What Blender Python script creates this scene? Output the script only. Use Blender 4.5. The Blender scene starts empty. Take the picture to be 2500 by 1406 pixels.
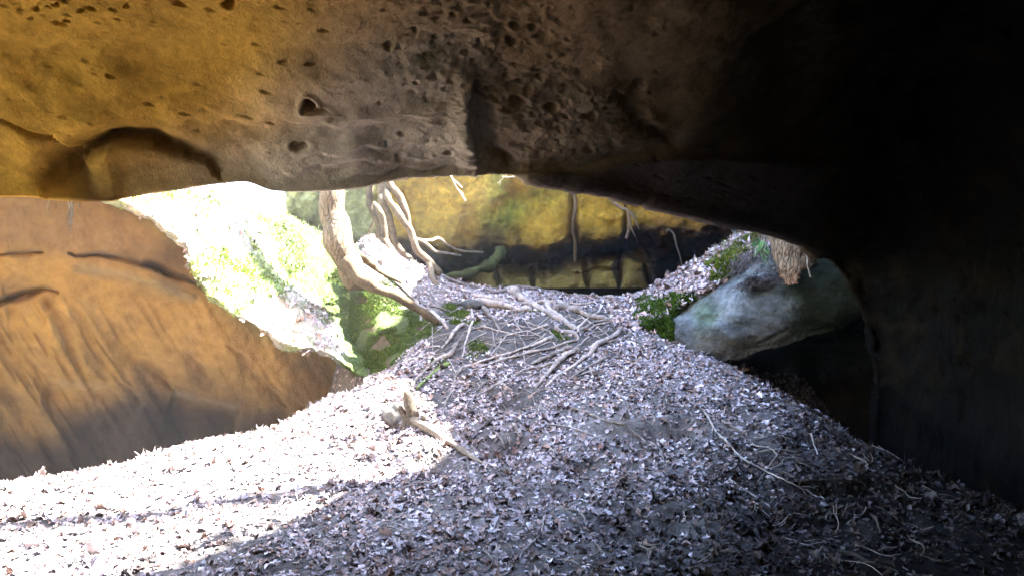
import bpy, math, random
import numpy as np
from mathutils import Vector

# ------------------------------------------------------------------ camera, sky, sun, exposure
sc = bpy.context.scene
F = 1962.0                                   # focal length in photo pixels (photo 2500 wide)
cam_d = bpy.data.cameras.new('camera'); cam = bpy.data.objects.new('camera', cam_d)
sc.collection.objects.link(cam); sc.camera = cam
cam.location = (0, 0, 0); cam.rotation_euler = (math.radians(90), 0, 0)
cam_d.sensor_width = 36; cam_d.lens = 36 * F / 2500; cam_d.clip_start = 0.05; cam_d.clip_end = 2000

SUN_AZ, SUN_EL = 78.0, 50.0                  # azimuth from +Y towards +X
w = bpy.data.worlds.new('World'); sc.world = w; w.use_nodes = True
nt = w.node_tree; nt.nodes.clear()
sky = nt.nodes.new('ShaderNodeTexSky'); sky.sky_type = 'NISHITA'; sky.sun_disc = False
sky.sun_elevation = math.radians(SUN_EL); sky.sun_rotation = math.radians(SUN_AZ)
bg = nt.nodes.new('ShaderNodeBackground'); bg.inputs['Strength'].default_value = 0.085
wo = nt.nodes.new('ShaderNodeOutputWorld')
nt.links.new(sky.outputs[0], bg.inputs[0]); nt.links.new(bg.outputs[0], wo.inputs[0])
sd = bpy.data.lights.new('sun', 'SUN'); sun = bpy.data.objects.new('sun', sd); sc.collection.objects.link(sun)
sd.energy = 5.0; sd.angle = math.radians(0.5); sd.color = (1.0, 0.97, 0.92)
a_, e_ = math.radians(SUN_AZ), math.radians(SUN_EL)
S = np.array([math.cos(e_) * math.sin(a_), math.cos(e_) * math.cos(a_), math.sin(e_)])
sun.rotation_euler = Vector(S).to_track_quat('Z', 'Y').to_euler()
sc.view_settings.view_transform = 'Standard'; sc.view_settings.look = 'None'
sc.view_settings.gamma = 1.0; sc.view_settings.exposure = 5.2
sc.cycles.use_denoising = True
sc.cycles.max_bounces = 8; sc.cycles.diffuse_bounces = 6
sc.cycles.sample_clamp_indirect = 8.0

rng = np.random.default_rng(7); random.seed(7)
col = sc.collection

# ------------------------------------------------------------------ maths helpers
def W(px, py, d):
    """point of the place seen in direction (px,py) at distance d ahead"""
    return np.array([(px - 1250) / F * d, d, (703 - py) / F * d], float)
def proj(P):
    y = np.maximum(P[..., 1], 0.05)
    return 1250 + P[..., 0] / y * F, 703 - P[..., 2] / y * F
def _hash(ix, iy, iz, seed):
    h = (ix.astype(np.int64) * 374761393 + iy.astype(np.int64) * 668265263 + iz.astype(np.int64) * 2147483647 + seed * 974711) & 0xffffffff
    h = ((h ^ (h >> 13)) * 1274126177) & 0xffffffff
    h = ((h ^ (h >> 15)) * 2246822519) & 0xffffffff
    return ((h ^ (h >> 16)) & 0xffff) / 32767.5 - 1.0
def vnoise(P, seed=0):
    i = np.floor(P); f = P - i; f = f * f * f * (f * (f * 6 - 15) + 10)
    i = i.astype(np.int64); x, y, z = i[..., 0], i[..., 1], i[..., 2]
    fx, fy, fz = f[..., 0], f[..., 1], f[..., 2]
    def L(a, b, t): return a + (b - a) * t
    return L(L(L(_hash(x, y, z, seed), _hash(x + 1, y, z, seed), fx), L(_hash(x, y + 1, z, seed), _hash(x + 1, y + 1, z, seed), fx), fy),
             L(L(_hash(x, y, z + 1, seed), _hash(x + 1, y, z + 1, seed), fx), L(_hash(x, y + 1, z + 1, seed), _hash(x + 1, y + 1, z + 1, seed), fx), fy), fz)
def fbm(P, scale=1.0, octv=4, gain=0.5, seed=0, stretch=(1, 1, 1)):
    P = P * np.array(stretch) * scale + 31.7
    s = 0; a = 1.0; t = 0
    for o in range(octv):
        s = s + a * vnoise(P, seed + o * 17); t += a; a *= gain; P = P * 2.03 + 5.1
    return s / t
def ss(a, b, x):
    t = np.clip((x - a) / (b - a), 0, 1); return t * t * (3 - 2 * t)
def polydist(px, py, pts):
    """distance to a polyline, signed side (+ = right/below when travelling), position along it"""
    best = np.full(px.shape, 1e9); side = np.zeros(px.shape); along = np.zeros(px.shape)
    n = len(pts) - 1
    for k in range(n):
        ax, ay = pts[k][:2]; bx, by = pts[k + 1][:2]
        dx, dy = bx - ax, by - ay; L2 = dx * dx + dy * dy
        t = np.clip(((px - ax) * dx + (py - ay) * dy) / L2, 0, 1)
        ex, ey = px - ax - t * dx, py - ay - t * dy
        d = np.hypot(ex, ey); m = d < best
        best = np.where(m, d, best); side = np.where(m, np.sign(dx * ey - dy * ex), side); along = np.where(m, (k + t) / n, along)
    return best, side, along
def inpoly(px, py, poly):
    c = np.zeros(px.shape, bool); n = len(poly)
    for i in range(n):
        x1, y1 = poly[i]; x2, y2 = poly[(i + 1) % n]
        if y1 == y2: continue
        c ^= ((y1 > py) != (y2 > py)) & (px < (x2 - x1) * (py - y1) / (y2 - y1) + x1)
    return c
def cr(C, ts):
    """Catmull-Rom along axis 0"""
    n = len(C); i = np.clip(np.floor(ts).astype(int), 0, n - 2); t = (ts - i)
    t = t.reshape((-1,) + (1,) * (C.ndim - 1))
    g = lambda k: C[np.clip(k, 0, n - 1)]
    p0, p1, p2, p3 = g(i - 1), g(i), g(i + 1), g(i + 2)
    return 0.5 * (2 * p1 + (p2 - p0) * t + (2 * p0 - 5 * p1 + 4 * p2 - p3) * t ** 2 + (3 * p1 - p0 - 3 * p2 + p3) * t ** 3)
def params(counts):
    out = []
    for k, c in enumerate(counts): out += list(k + np.arange(c) / c)
    return np.array(out + [len(counts)], float)
def loft(C, cu, cv):
    """C[v][u] control points -> dense grid [V,U,3]"""
    G = cr(np.asarray(C, float), params(cv))
    G = cr(np.swapaxes(G, 0, 1), params(cu))
    return np.swapaxes(G, 0, 1)
def gnormals(G):
    du = np.gradient(G, axis=1); dv = np.gradient(G, axis=0)
    n = np.cross(du, dv); return n / np.maximum(np.linalg.norm(n, axis=-1, keepdims=True), 1e-9)

# ------------------------------------------------------------------ object helpers
def tag(o, label=None, cat=None, group=None, kind=None):
    if label: o['label'] = label
    if cat: o['category'] = cat
    if group: o['group'] = group
    if kind: o['kind'] = kind
    return o
def mesh(name, V, Fc, mat, colr=None, smooth=True, parent=None):
    me = bpy.data.meshes.new(name)
    V = np.ascontiguousarray(V, np.float32).reshape(-1, 3)
    if isinstance(Fc, np.ndarray):
        n, k = Fc.shape
        me.vertices.add(len(V)); me.vertices.foreach_set('co', V.ravel())
        me.loops.add(n * k); me.loops.foreach_set('vertex_index', np.ascontiguousarray(Fc, np.int32).ravel())
        me.polygons.add(n); me.polygons.foreach_set('loop_start', np.arange(0, n * k, k, dtype=np.int32))
        me.update(calc_edges=True); me.validate()
    else:
        me.from_pydata(V.tolist(), [], Fc)
    if smooth: me.polygons.foreach_set('use_smooth', np.ones(len(me.polygons), bool))
    if colr is not None:
        at = me.color_attributes.new('Col', 'FLOAT_COLOR', 'POINT')
        c = np.ones((len(V), 4), np.float32); c[:, :3] = np.asarray(colr).reshape(-1, 3)
        at.data.foreach_set('color', c.ravel())
    if mat: me.materials.append(mat)
    o = bpy.data.objects.new(name, me); col.objects.link(o)
    if parent: o.parent = parent
    return o
def gridfaces(nv, nu, keep=None, flip=False):
    i = np.arange(nv * nu).reshape(nv, nu)
    q = np.stack([i[:-1, :-1], i[:-1, 1:], i[1:, 1:], i[1:, :-1]], -1)
    if keep is not None: q = q[keep[:-1, :-1] & keep[1:, 1:] & keep[1:, :-1] & keep[:-1, 1:]]
    q = q.reshape(-1, 4)
    return q[:, ::-1] if flip else q
def empty(name, loc):
    o = bpy.data.objects.new(name, None); col.objects.link(o); o.location = loc; return o
def tube_geo(P, R, sides=8, rough=0.12, seed=0, caps=True):
    P = np.asarray(P, float); n = len(P)
    T = np.gradient(P, axis=0); T /= np.maximum(np.linalg.norm(T, axis=1, keepdims=True), 1e-9)
    up = np.array([0, 0, 1.0]) if abs(T[0, 2]) < .8 else np.array([1.0, 0, 0])
    V = []
    a = np.linspace(0, 2 * np.pi, sides, endpoint=False)
    N = np.cross(T[0], up); N /= np.linalg.norm(N)
    for k in range(n):
        N = N - T[k] * np.dot(N, T[k]); N /= np.linalg.norm(N); B = np.cross(T[k], N)
        V.append(P[k] + (np.cos(a)[:, None] * N + np.sin(a)[:, None] * B) * R[k])
    V = np.array(V)
    if rough:
        nn = vnoise(V / max(np.mean(R), .004) * .55 + seed * 7.3, seed)
        V = P[:, None] + (V - P[:, None]) * (1 + rough * nn[..., None] * 1.6)
    i = np.arange(n * sides).reshape(n, sides); j = np.roll(i, -1, axis=1)
    Q = np.stack([i[:-1], j[:-1], j[1:], i[1:]], -1).reshape(-1, 4)
    V = V.reshape(-1, 3)
    if caps:
        V = np.vstack([V, P[0] - T[0] * R[0] * .5, P[-1] + T[-1] * R[-1] * .5]); c0, c1 = n * sides, n * sides + 1
        c = []
        for k in range(sides):
            c.append([i[0, (k + 1) % sides], i[0, k], c0, c0]); c.append([i[-1, k], i[-1, (k + 1) % sides], c1, c1])
        faces = [list(map(int, q)) for q in Q] + [[int(x) for x in f[:3]] for f in c]
        return V, faces
    return V, [list(map(int, q)) for q in Q]
def smoothline(pts, n):
    pts = np.asarray(pts, float)
    return cr(pts, np.linspace(0, len(pts) - 1, n))
def joined(parts):
    V = []; Fs = []; o = 0
    for v, f in parts:
        V.append(v); Fs += [[x + o for x in q] for q in f]; o += len(v)
    return np.vstack(V), Fs

# ------------------------------------------------------------------ materials (procedural)
def mat_col(name, noise=((3, .5), (22, .35)), bump=((30, .5), (120, .3)), dist=.02, rough=.9, use_attr=True, base=(.3, .3, .3), stretch=(1, 1, 1), spec=.06, tint=None, crack=None):
    m = bpy.data.materials.new(name); m.use_nodes = True; t = m.node_tree; N = t.nodes; L = t.links
    b = N['Principled BSDF']; b.inputs['Roughness'].default_value = rough
    b.inputs['Specular IOR Level'].default_value = spec
    tc = N.new('ShaderNodeTexCoord'); mp = N.new('ShaderNodeMapping'); mp.inputs['Scale'].default_value = stretch
    L.new(tc.outputs['Object'], mp.inputs[0])
    if use_attr:
        at = N.new('ShaderNodeAttribute'); at.attribute_name = 'Col'; cur = at.outputs['Color']
    else:
        rgb = N.new('ShaderNodeRGB'); rgb.outputs[0].default_value = (*base, 1); cur = rgb.outputs[0]
    for sc_, am in noise:
        n = N.new('ShaderNodeTexNoise'); n.inputs['Scale'].default_value = sc_; n.inputs['Detail'].default_value = 6
        n.inputs['Roughness'].default_value = .65
        L.new(mp.outputs[0], n.inputs['Vector'])
        mr = N.new('ShaderNodeMapRange'); mr.inputs['From Min'].default_value = .3; mr.inputs['From Max'].default_value = .7
        mr.inputs['To Min'].default_value = 1 - am; mr.inputs['To Max'].default_value = 1 + am
        L.new(n.outputs['Fac'], mr.inputs['Value'])
        mx = N.new('ShaderNodeVectorMath'); mx.operation = 'SCALE'
        L.new(cur, mx.inputs[0]); L.new(mr.outputs[0], mx.inputs['Scale']); cur = mx.outputs[0]
    if tint:
        n = N.new('ShaderNodeTexNoise'); n.inputs['Scale'].default_value = tint[0]; n.inputs['Detail'].default_value = 4
        L.new(mp.outputs[0], n.inputs['Vector'])
        mr = N.new('ShaderNodeMapRange'); mr.inputs['From Min'].default_value = .5; mr.inputs['From Max'].default_value = .68
        L.new(n.outputs['Fac'], mr.inputs['Value'])
        mul = N.new('ShaderNodeVectorMath'); mul.operation = 'MULTIPLY'; mul.inputs[1].default_value = tint[1]; L.new(cur, mul.inputs[0])
        mx = N.new('ShaderNodeMix'); mx.data_type = 'VECTOR'
        L.new(mr.outputs[0], mx.inputs['Factor']); L.new(cur, mx.inputs[4]); L.new(mul.outputs[0], mx.inputs[5]); cur = mx.outputs[1]
    L.new(cur, b.inputs['Base Color'])
    prev = None
    for sc_, st in bump:
        n = N.new('ShaderNodeTexNoise'); n.inputs['Scale'].default_value = sc_; n.inputs['Detail'].default_value = 8; n.inputs['Roughness'].default_value = .7
        L.new(mp.outputs[0], n.inputs['Vector'])
        bp = N.new('ShaderNodeBump'); bp.inputs['Strength'].default_value = st; bp.inputs['Distance'].default_value = dist
        L.new(n.outputs['Fac'], bp.inputs['Height'])
        if prev: L.new(prev, bp.inputs['Normal'])
        prev = bp.outputs[0]
    if crack:
        v = N.new('ShaderNodeTexVoronoi'); v.inputs['Scale'].default_value = crack[0]; v.feature = 'DISTANCE_TO_EDGE'
        L.new(mp.outputs[0], v.inputs['Vector'])
        mr = N.new('ShaderNodeMapRange'); mr.inputs['From Max'].default_value = .12; L.new(v.outputs['Distance'], mr.inputs['Value'])
        bp = N.new('ShaderNodeBump'); bp.inputs['Strength'].default_value = crack[1]; bp.inputs['Distance'].default_value = .015
        L.new(mr.outputs[0], bp.inputs['Height'])
        if prev: L.new(prev, bp.inputs['Normal'])
        prev = bp.outputs[0]
    if prev: L.new(prev, b.inputs['Normal'])
    return m
M_ceiling = mat_col('sandstone_ceiling', ((1.6, .22), (7, .15), (24, .2)), ((9, .4), (40, .6), (110, .4)), .02, .95, spec=0.0)
M_rock = mat_col('sandstone', ((1.3, .25), (9, .2)), ((5, .4), (40, .4)), .03, .93)
M_back = mat_col('mossy_sandstone', ((2.0, .35), (9, .35)), ((5, .6), (22, .6)), .05, .95)
M_boulder = mat_col('smooth_grey_rock', ((1.5, .35), (6, .4), (25, .3)), ((3, .6), (14, .7), (50, .5)), .05, .85)
M_soil = mat_col('soil', ((4, .3), (30, .4)), ((20, .7), (90, .6)), .03, .98)
M_bank = mat_col('bank_soil', ((4, .3), (25, .4)), ((12, .8), (70, .6)), .04, .98)
M_leaf = mat_col('dead_leaf', ((60, .25),), ((80, .3),), .004, .75)
M_root = mat_col('root_bark', ((8, .4), (45, .45)), ((35, .9), (120, .8)), .012, .95)
M_bark = mat_col('trunk_bark', ((8, .35), (50, .3)), ((30, .8),), .02, .9, stretch=(1, 1, .35), crack=(26, 1.0))
M_moss = mat_col('moss', ((12, .4), (60, .3)), (), .01, .95)
M_twig = mat_col('dry_twig', ((30, .3),), ((120, .5),), .004, .85)
M_fern = mat_col('fern_green', ((20, .2),), (), .01, .7)
M_stone = mat_col('stone', ((6, .3), (30, .3)), ((20, .6),), .02, .9)

# ------------------------------------------------------------------ the ground
ctrl = [  # (px, py, distance) sights of the litter slope
 (-250,1500,3.75),(0,1406,3.9),(500,1406,3.8),(1000,1406,3.7),(1500,1406,3.7),(2000,1406,3.8),(2500,1406,4.0),
 (0,1300,4.4),(500,1250,4.6),(1000,1200,4.8),(1500,1200,4.8),(2000,1250,4.6),(2350,1300,4.55),
 (300,1200,4.95),(600,1120,5.3),(1000,1050,5.8),(1400,1030,5.95),(1800,1080,5.5),(2100,1160,5.1),
 (750,1030,6.1),(1000,960,6.55),(1300,930,6.8),(1600,920,6.8),(1780,950,6.55),
 (970,905,7.2),(1100,860,7.5),(1300,850,7.6),(1550,850,7.6),(1630,845,7.55),
 (1100,800,8.1),(1300,790,8.35),(1500,790,8.35),(1130,770,8.6),(1300,750,8.95),(1520,750,8.95),
 (880,575,9.0),(950,625,9.1),(1090,690,9.4),(1300,712,9.8),(1560,718,9.8),(1640,692,9.5),(1740,628,9.1),(1850,568,8.8),
 (940,720,8.6),(1040,780,8.45),(900,800,8.25),(860,700,8.6),(960,850,7.95),
 (0,1192,5.1),(300,1140,5.5),(450,1100,5.8),(740,1002,6.6),(900,932,7.3),
 (1700,865,7.4),(1850,935,6.9),(2000,1020,6.3),(2100,1080,5.9),(2300,1180,5.4),(2500,1255,5.1)]
cp = [W(*c) for c in ctrl]
for c in [(0,1192,5.1),(300,1140,5.5),(450,1100,5.8),(740,1002,6.6),(900,932,7.3)]:
    p = W(*c); cp.append(p + np.array([-.35, .55, -.85])); cp.append(p + np.array([-.8, 1.3, -1.3]))
for c in [(1850,935,6.9),(2000,1020,6.3),(2100,1080,5.9),(2300,1180,5.4),(2500,1255,5.1)]:
    p = W(*c); cp.append(p + np.array([.6, .5, -.6])); cp.append(p + np.array([1.4, 1.2, -.9]))
cp += [np.array(p, float) for p in [(-1.7,10.4,.1),(-.5,10.8,-.5),(.5,11,-.75),(1.8,11.2,-.6),(0,13,-.8),(2,13,-.7),(-2,13,0),(3.5,11,.2),
  (0,2.5,-1.42),(0,0,-1.55),(-3,0,-1.6),(3,0,-1.6),(-4,2,-1.7),(4,2,-1.6),(0,-4.5,-1.6),(-6,-4,-1.6),(6,-4,-1.6),(-7,4,-2.2),(-7,9,-2),(7,5,-2),(7,10,-1),(7,14,0),(-7,14,0)]]
cp = np.array(cp)
def tps_fit(X, z, lam=.004):
    n = len(X); r2 = ((X[:, None] - X[None]) ** 2).sum(-1)
    K = .5 * r2 * np.log(r2 + 1e-12) + lam * np.eye(n); Pm = np.hstack([np.ones((n, 1)), X])
    A = np.block([[K, Pm], [Pm.T, np.zeros((3, 3))]])
    return np.linalg.solve(A, np.concatenate([z, np.zeros(3)]))
cx = tps_fit(cp[:, :2], cp[:, 2])
def tps(x, y):
    o = np.full(x.shape, cx[-3]) + cx[-2] * x + cx[-1] * y
    for k in range(len(cp)):
        r2 = (x - cp[k, 0]) ** 2 + (y - cp[k, 1]) ** 2
        o += cx[k] * .5 * r2 * np.log(r2 + 1e-12)
    return o
GX = np.linspace(-7, 7, 500); GY = np.concatenate([np.linspace(-4.5, 3, 60, endpoint=False), np.linspace(3, 11, 400, endpoint=False), np.linspace(11, 14, 40)])
gx, gy = np.meshgrid(GX, GY)
gz = tps(gx, gy)
P3 = np.stack([gx, gy, np.zeros_like(gx)], -1)
gz = gz + .05 * fbm(P3, 1.6, 3, seed=3) + .028 * fbm(P3, 6, 4, .55, seed=4) - .05 * ss(.25, .6, fbm(P3, 2.6, 3, seed=9, stretch=(.6, 1, 1)))
ppx, ppy = proj(np.stack([gx, gy, gz], -1))
for (hx, hy, rx, ry, dep) in [(1225,1085,60,26,.13),(1245,975,52,22,.10),(1600,1055,130,16,.07),(960,1020,26,40,.06),(1060,1130,60,22,.09),(1660,1050,40,18,.06),(1560,1290,120,35,.08),(2060,1190,120,14,.08)]:
    q = ((ppx - hx) / rx) ** 2 + ((ppy - hy) / ry) ** 2
    gz = gz - 1.6 * dep * np.exp(-q * 1.2) * (gy > 2.5)
    gz = gz + dep * .45 * np.exp(-(((ppx - hx) / rx) ** 2 + ((ppy - hy + ry * 1.5) / (ry * .7)) ** 2) * 1.2) * (gy > 2.5)
Ground = np.stack([gx, gy, gz], -1)
def H(x, y):
    x = np.clip(x, GX[0], GX[-1] - 1e-6); y = np.clip(y, GY[0], GY[-1] - 1e-6)
    i = (x - GX[0]) / (GX[1] - GX[0]); j = np.interp(y, GY, np.arange(len(GY)))
    i0 = np.floor(i).astype(int); j0 = np.floor(j).astype(int); i0 = np.minimum(i0, len(GX) - 2); j0 = np.minimum(j0, len(GY) - 2)
    a, b = i - i0, j - j0
    return (gz[j0, i0] * (1 - a) * (1 - b) + gz[j0, i0 + 1] * a * (1 - b) + gz[j0 + 1, i0] * (1 - a) * b + gz[j0 + 1, i0 + 1] * a * b)
def hit(px, py, dmin=2.8, dmax=10.4):
    ds = np.linspace(dmin, dmax, 900); p = np.stack([(px - 1250) / F * ds, ds, (703 - py) / F * ds], -1)
    m = p[:, 2] < H(p[:, 0], p[:, 1])
    if m.any(): return p[np.argmax(m)]
    k = np.argmin(p[:, 2] - H(p[:, 0], p[:, 1])); q = p[k].copy(); q[2] = H(q[None, 0], q[None, 1])[0]; return q
n1 = fbm(Ground, 1.3, 4, seed=12)[..., None]
gc = np.array([.15, .135, .13]) * (1 + .35 * n1)
dk = ss(.0, .5, fbm(Ground, 3.2, 3, seed=15))[..., None]
gc = gc * (1 - .35 * dk)
wet_shade = (ss(1600, 2300, ppx + (ppy - 1100) * 1.2 + 200 * fbm(Ground, 1.5, 3, seed=94)) * ss(2, 3, gy))[..., None]; gc = gc * (1 - .86 * wet_shade)  # damp soil, darkened further for the shade at the right
gm = inpoly(ppx + 25 * fbm(Ground, 4, 3, seed=95), ppy + 25 * fbm(Ground, 4, 3, seed=96), [(780,690),(900,680),(1010,745),(1085,800),(1000,850),(930,915),(860,915),(840,800)]) & (gy < 10) & (gy > 6.5)
gq = fbm(Ground, 5, 3, seed=98)[..., None]; gc = np.where(gm[..., None], (np.array([.05, .062, .025]) * (1 - ss(0, .3, gq)) + np.array([.07, .05, .032]) * ss(0, .3, gq)) * (1 + .6 * n1), gc)
rz_ = inpoly(ppx, ppy, [(1080,740),(1520,735),(1540,830),(1450,940),(1250,1000),(1000,1000),(1000,900)]) & (gy > 6) & (gy < 9.6)
gc = gc * (1 - .45 * rz_[..., None])
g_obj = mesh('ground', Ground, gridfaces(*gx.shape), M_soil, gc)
tag(g_obj, kind='structure')

# ------------------------------------------------------------------ the cave ceiling (arch of rock over the camera)
lip = [(-3200,700,3.4),(-1800,560,3.5),(-700,470,3.7),(0,478,3.65),(130,486,3.65),(255,490,3.65),(320,480,3.68),(480,456,3.72),(600,446,3.75),(680,468,3.78),(860,462,3.82),(1000,436,3.88),
       (1250,427,4.0),(1400,443,4.15),(1500,466,4.3),(1700,514,4.7),(1880,554,5.5),(1975,592,6.2),(2050,655,6.7),(2110,770,6.9),(2140,950,7.0),(2120,1200,7.2)]
edge = [(-3600,-220,2.9),(-2300,-200,2.9),(-900,-120,2.9),(-300,-120,2.9),(0,-120,2.9),(150,-120,2.9),(280,-120,2.9),(420,-120,2.9),(580,-120,2.9),(720,-120,2.9),(880,-120,2.9),(1020,-120,2.9),
        (1250,-120,3.0),(1400,-120,3.0),(1550,-120,3.05),(1800,-120,3.2),(2100,-120,3.4),(2400,-120,3.6),(2650,0,3.8),(2700,450,4.1),(2700,900,4.6),(2700,1400,5.0)]
rows = []
L0 = np.array([W(*p) for p in lip]); E0 = np.array([W(*p) for p in edge])
rows.append(L0 * [1.6, 1, 1] + [0, -9, 2.5])
rows.append(L0 + [0, -3.2, 3.0]); rows.append(L0 + [0, -.9, 2.2]); rows.append(L0 + [0, -.12, 1.1]); rows.append(L0 + [0, .1, .28]); rows.append(L0 + [0, .06, .07])
rt = ss(1930, 2080, np.array(lip)[:, 0])[:, None]
for k, off in enumerate([(6, 6, 2.5), (3.2, 4, 1.5), (1.6, 2.2, .9), (.7, 1.0, .4), (.16, .25, .1), (.04, .06, .03)]):
    rows[k] = rows[k] * (1 - rt) + (L0 + off) * rt
rows.append(L0)
lp, ep = np.array(lip, float), np.array(edge, float)
for t, dt in ((.06, .03), (.2, .18), (.4, .38), (.6, .58), (.8, .8), (1, 1)):
    q = lp + (ep - lp) * t; q[:, 2] = lp[:, 2] + (ep[:, 2] - lp[:, 2]) * dt
    rows.append(np.array([W(*p) for p in q]))
rows.append(E0 * [1.15, 0, 1.25] + [0, 1.2, .15]); rows.append(E0 * [1.3, 0, 1.1] + [0, -1.8, -.1]); rows.append(E0 * [1.2, 0, 0] + [0, -3.6, -.8]); rows.append(E0 * [1.2, 0, 0] + [0, -4.0, -2.4])
C = np.array(rows)
cu = [10, 16, 30] + [22, 22, 18, 24, 24, 18, 30, 26, 46, 30, 22, 38, 34, 22, 22, 26, 24, 16]
cv = [3, 3, 4, 6, 5, 5, 12, 40, 60, 60, 60, 60, 10, 4, 3, 3]
G = loft(C, cu, cv)
NV, NU = G.shape[:2]
px, py = proj(G); under = (np.arange(NV) >= sum(cv[:5]))[:, None] & (G[..., 1] > 1.5)
nrm = gnormals(G)
# make normals point down / into the cave
nrm = np.where((nrm * (G - np.array([0, 1.5, -.3]))).sum(-1, keepdims=True) > 0, -nrm, nrm)
disp = .05 * fbm(G, .8, 3, seed=20) + .035 * fbm(G, 2.2, 3, seed=21, stretch=(1, 1.4, 1.4)) + .007 * fbm(G, 12, 3, seed=22)
lipfade = ss(0, 1, np.abs(np.arange(NV) - sum(cv[:6])) / 26.)[:, None]
disp *= .25 + .75 * lipfade
U = under.astype(float)
def groove(pts, width, depth, asym=0.0):
    d, s, a = polydist(px, py, pts)
    w_ = width * (.35 + .65 * np.sin(np.pi * np.clip(a, .03, .97)))
    k = np.where(s * asym > 0, .35, 1.0) if asym else 1.0
    return -depth * np.exp(-(d / (w_ * k)) ** 2) * U
# crescent hollow above the pale lobe, and the hook beside it
wq = np.stack([px / 40, py / 40, px * 0], -1); wx = px + 6 * fbm(wq, 1, 3, seed=7); wy = py + 6 * fbm(wq, 1, 3, seed=8)
cres = [(276,486),(236,466),(212,442),(190,414),(210,395),(255,374),(310,364),(370,367),(420,384),(500,408)]
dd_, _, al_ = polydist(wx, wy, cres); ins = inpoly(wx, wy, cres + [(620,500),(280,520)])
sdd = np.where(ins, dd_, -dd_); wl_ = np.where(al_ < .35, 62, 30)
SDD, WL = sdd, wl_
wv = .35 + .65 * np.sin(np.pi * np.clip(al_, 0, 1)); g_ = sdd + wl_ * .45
disp -= .10 * wv * np.where(g_ < 0, np.exp(-(g_ / (wl_ * .95)) ** 2), np.exp(-(g_ / (wl_ * .5)) ** 2)) * U * ss(492, 455, py + np.where(px > 350, 0, 0))
disp -= .02 * np.exp(-(((px - 380) / 140) ** 2 + ((py - 445) / 30) ** 2)) * U * 0
disp += groove([(0,292),(60,325),(120,345),(180,385)], 9, .02, -1)
# step where the pitted panel lies deeper
panel = inpoly(px, py, [(1148,235),(1150,290),(1162,330),(1170,372),(1215,395),(1330,402),(1450,392),(1600,362),(1640,300),(1560,215),(1400,190),(1240,205)])
from_edge, _, _ = polydist(px, py, [(1148,235),(1150,290),(1162,330),(1170,372),(1215,395),(1330,402),(1450,392),(1600,362),(1640,300),(1560,215),(1400,190),(1240,205),(1148,235)])
disp += np.where(panel, .02, .0) * ss(0, 30, from_edge) * U
disp += groove([(1165,215),(1172,270),(1182,325),(1200,365),(1245,392)], 26, .065, 0)
dd_, sg_, _ = polydist(wx, wy, [(1150,235),(1140,285),(1158,330),(1162,372)]); disp += .05 * np.exp(-(dd_ / 45) ** 2) * ss(-3, 3, sg_ * dd_) * U
disp += groove([(1560,215),(1545,260),(1570,310),(1640,350)], 26, .06, 0)
soff = ss(0, 14, py - np.interp(px, [1150,1250,1400,1550,1650,1900,2100], [420,420,408,376,366,372,380])) * ss(1180, 1350, px) * ss(2150, 1950, px)
disp += .06 * soff * U
for r in ([(880,300),(980,285),(1060,268),(1130,270)],[(760,385),(900,360),(1040,345),(1150,350)],[(700,420),(850,395),(1000,385),(1120,372)],[(860,432),(960,410),(1080,402),(1200,398)],[(560,300),(700,292),(850,310)]):
    d, s, a = polydist(px, py + 6 * np.sin(px / 17.), r); disp += .012 * np.where(s > 0, np.exp(-(d / 5) ** 2), np.exp(-(d / 26) ** 2)) * U
# tafoni pits
def pit(x, y, rx, ry, ang, dep):
    j = np.where((np.abs(px - x) < 3 * max(rx, ry)) & (np.abs(py - y) < 3 * max(rx, ry)) & under)
    if len(j[0]) == 0: return
    dx, dy = px[j] - x, py[j] - y; c, s = math.cos(ang), math.sin(ang)
    q = ((dx * c + dy * s) / rx) ** 2 + ((-dx * s + dy * c) / ry) ** 2
    q *= 1 + .25 * np.sin(np.arctan2(dy, dx) * 3 + x)
    disp[j] -= dep * (1 - ss(.25, 1.25, q)); disp[j] += dep * .12 * np.exp(-(np.sqrt(q) - 1.35) ** 2 * 8)
pit(752,258,17,19,.2,.10); pit(770,270,26,9,.1,.03); pit(728,365,22,11,0,.035)
for x, y, r in [(1262,248,20),(1240,262,14),(1208,238,12),(560,8,16),(690,146,7),(90,20,8),(140,10,8),(200,25,8),(310,12,8),(75,45,7),(1315,295,9),(1345,260,16),(1440,280,16),(1505,235,18),(1530,250,20),(1435,360,14),(1380,210,8),(1320,190,10),(1095,365,10),(1605,330,18),(1640,330,16),(1250,100,16),(1255,60,12),(1300,60,12),(1240,190,9),(1270,200,8)]:
    pit(x, y, r, r * .75, .1, r * .0020)
pr = np.random.default_rng(5)
for k in range(2600):
    x = pr.uniform(-60, 1620)
    y = pr.uniform(-40, 440)
    dens = .10 + .9 * math.exp(-((x - 1170 - (y - 100) * .3) / 190.) ** 2) * (y < 300) + .75 * (x > 1170) * (x < 1600) * (y > 200) * (y < 400) + .45 * (x > 880) * (x < 1180) * (y > 330) + .25 * (y < 60) * (x < 300)
    if pr.random() > dens: continue
    r = pr.choice([3.5, 4.5, 6, 8, 11], p=[.45, .3, .16, .07, .02]) * (.75 if x < 900 else 1)
    an = .35 if x < 700 else pr.uniform(0, 3); el = 2.4 if x < 800 else 1.2
    pit(x, y, r * el, r * .8, an, r * pr.uniform(.0006, .0019))
for k in range(60):
    x = pr.uniform(1500, 2050); y = pr.uniform(380, 520); pit(x, y, pr.uniform(5, 12), pr.uniform(3, 5), .1, .012)
rough_zone = np.exp(-((px - 1180 - (py - 100) * .25) / 220.) ** 2) * U
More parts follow.
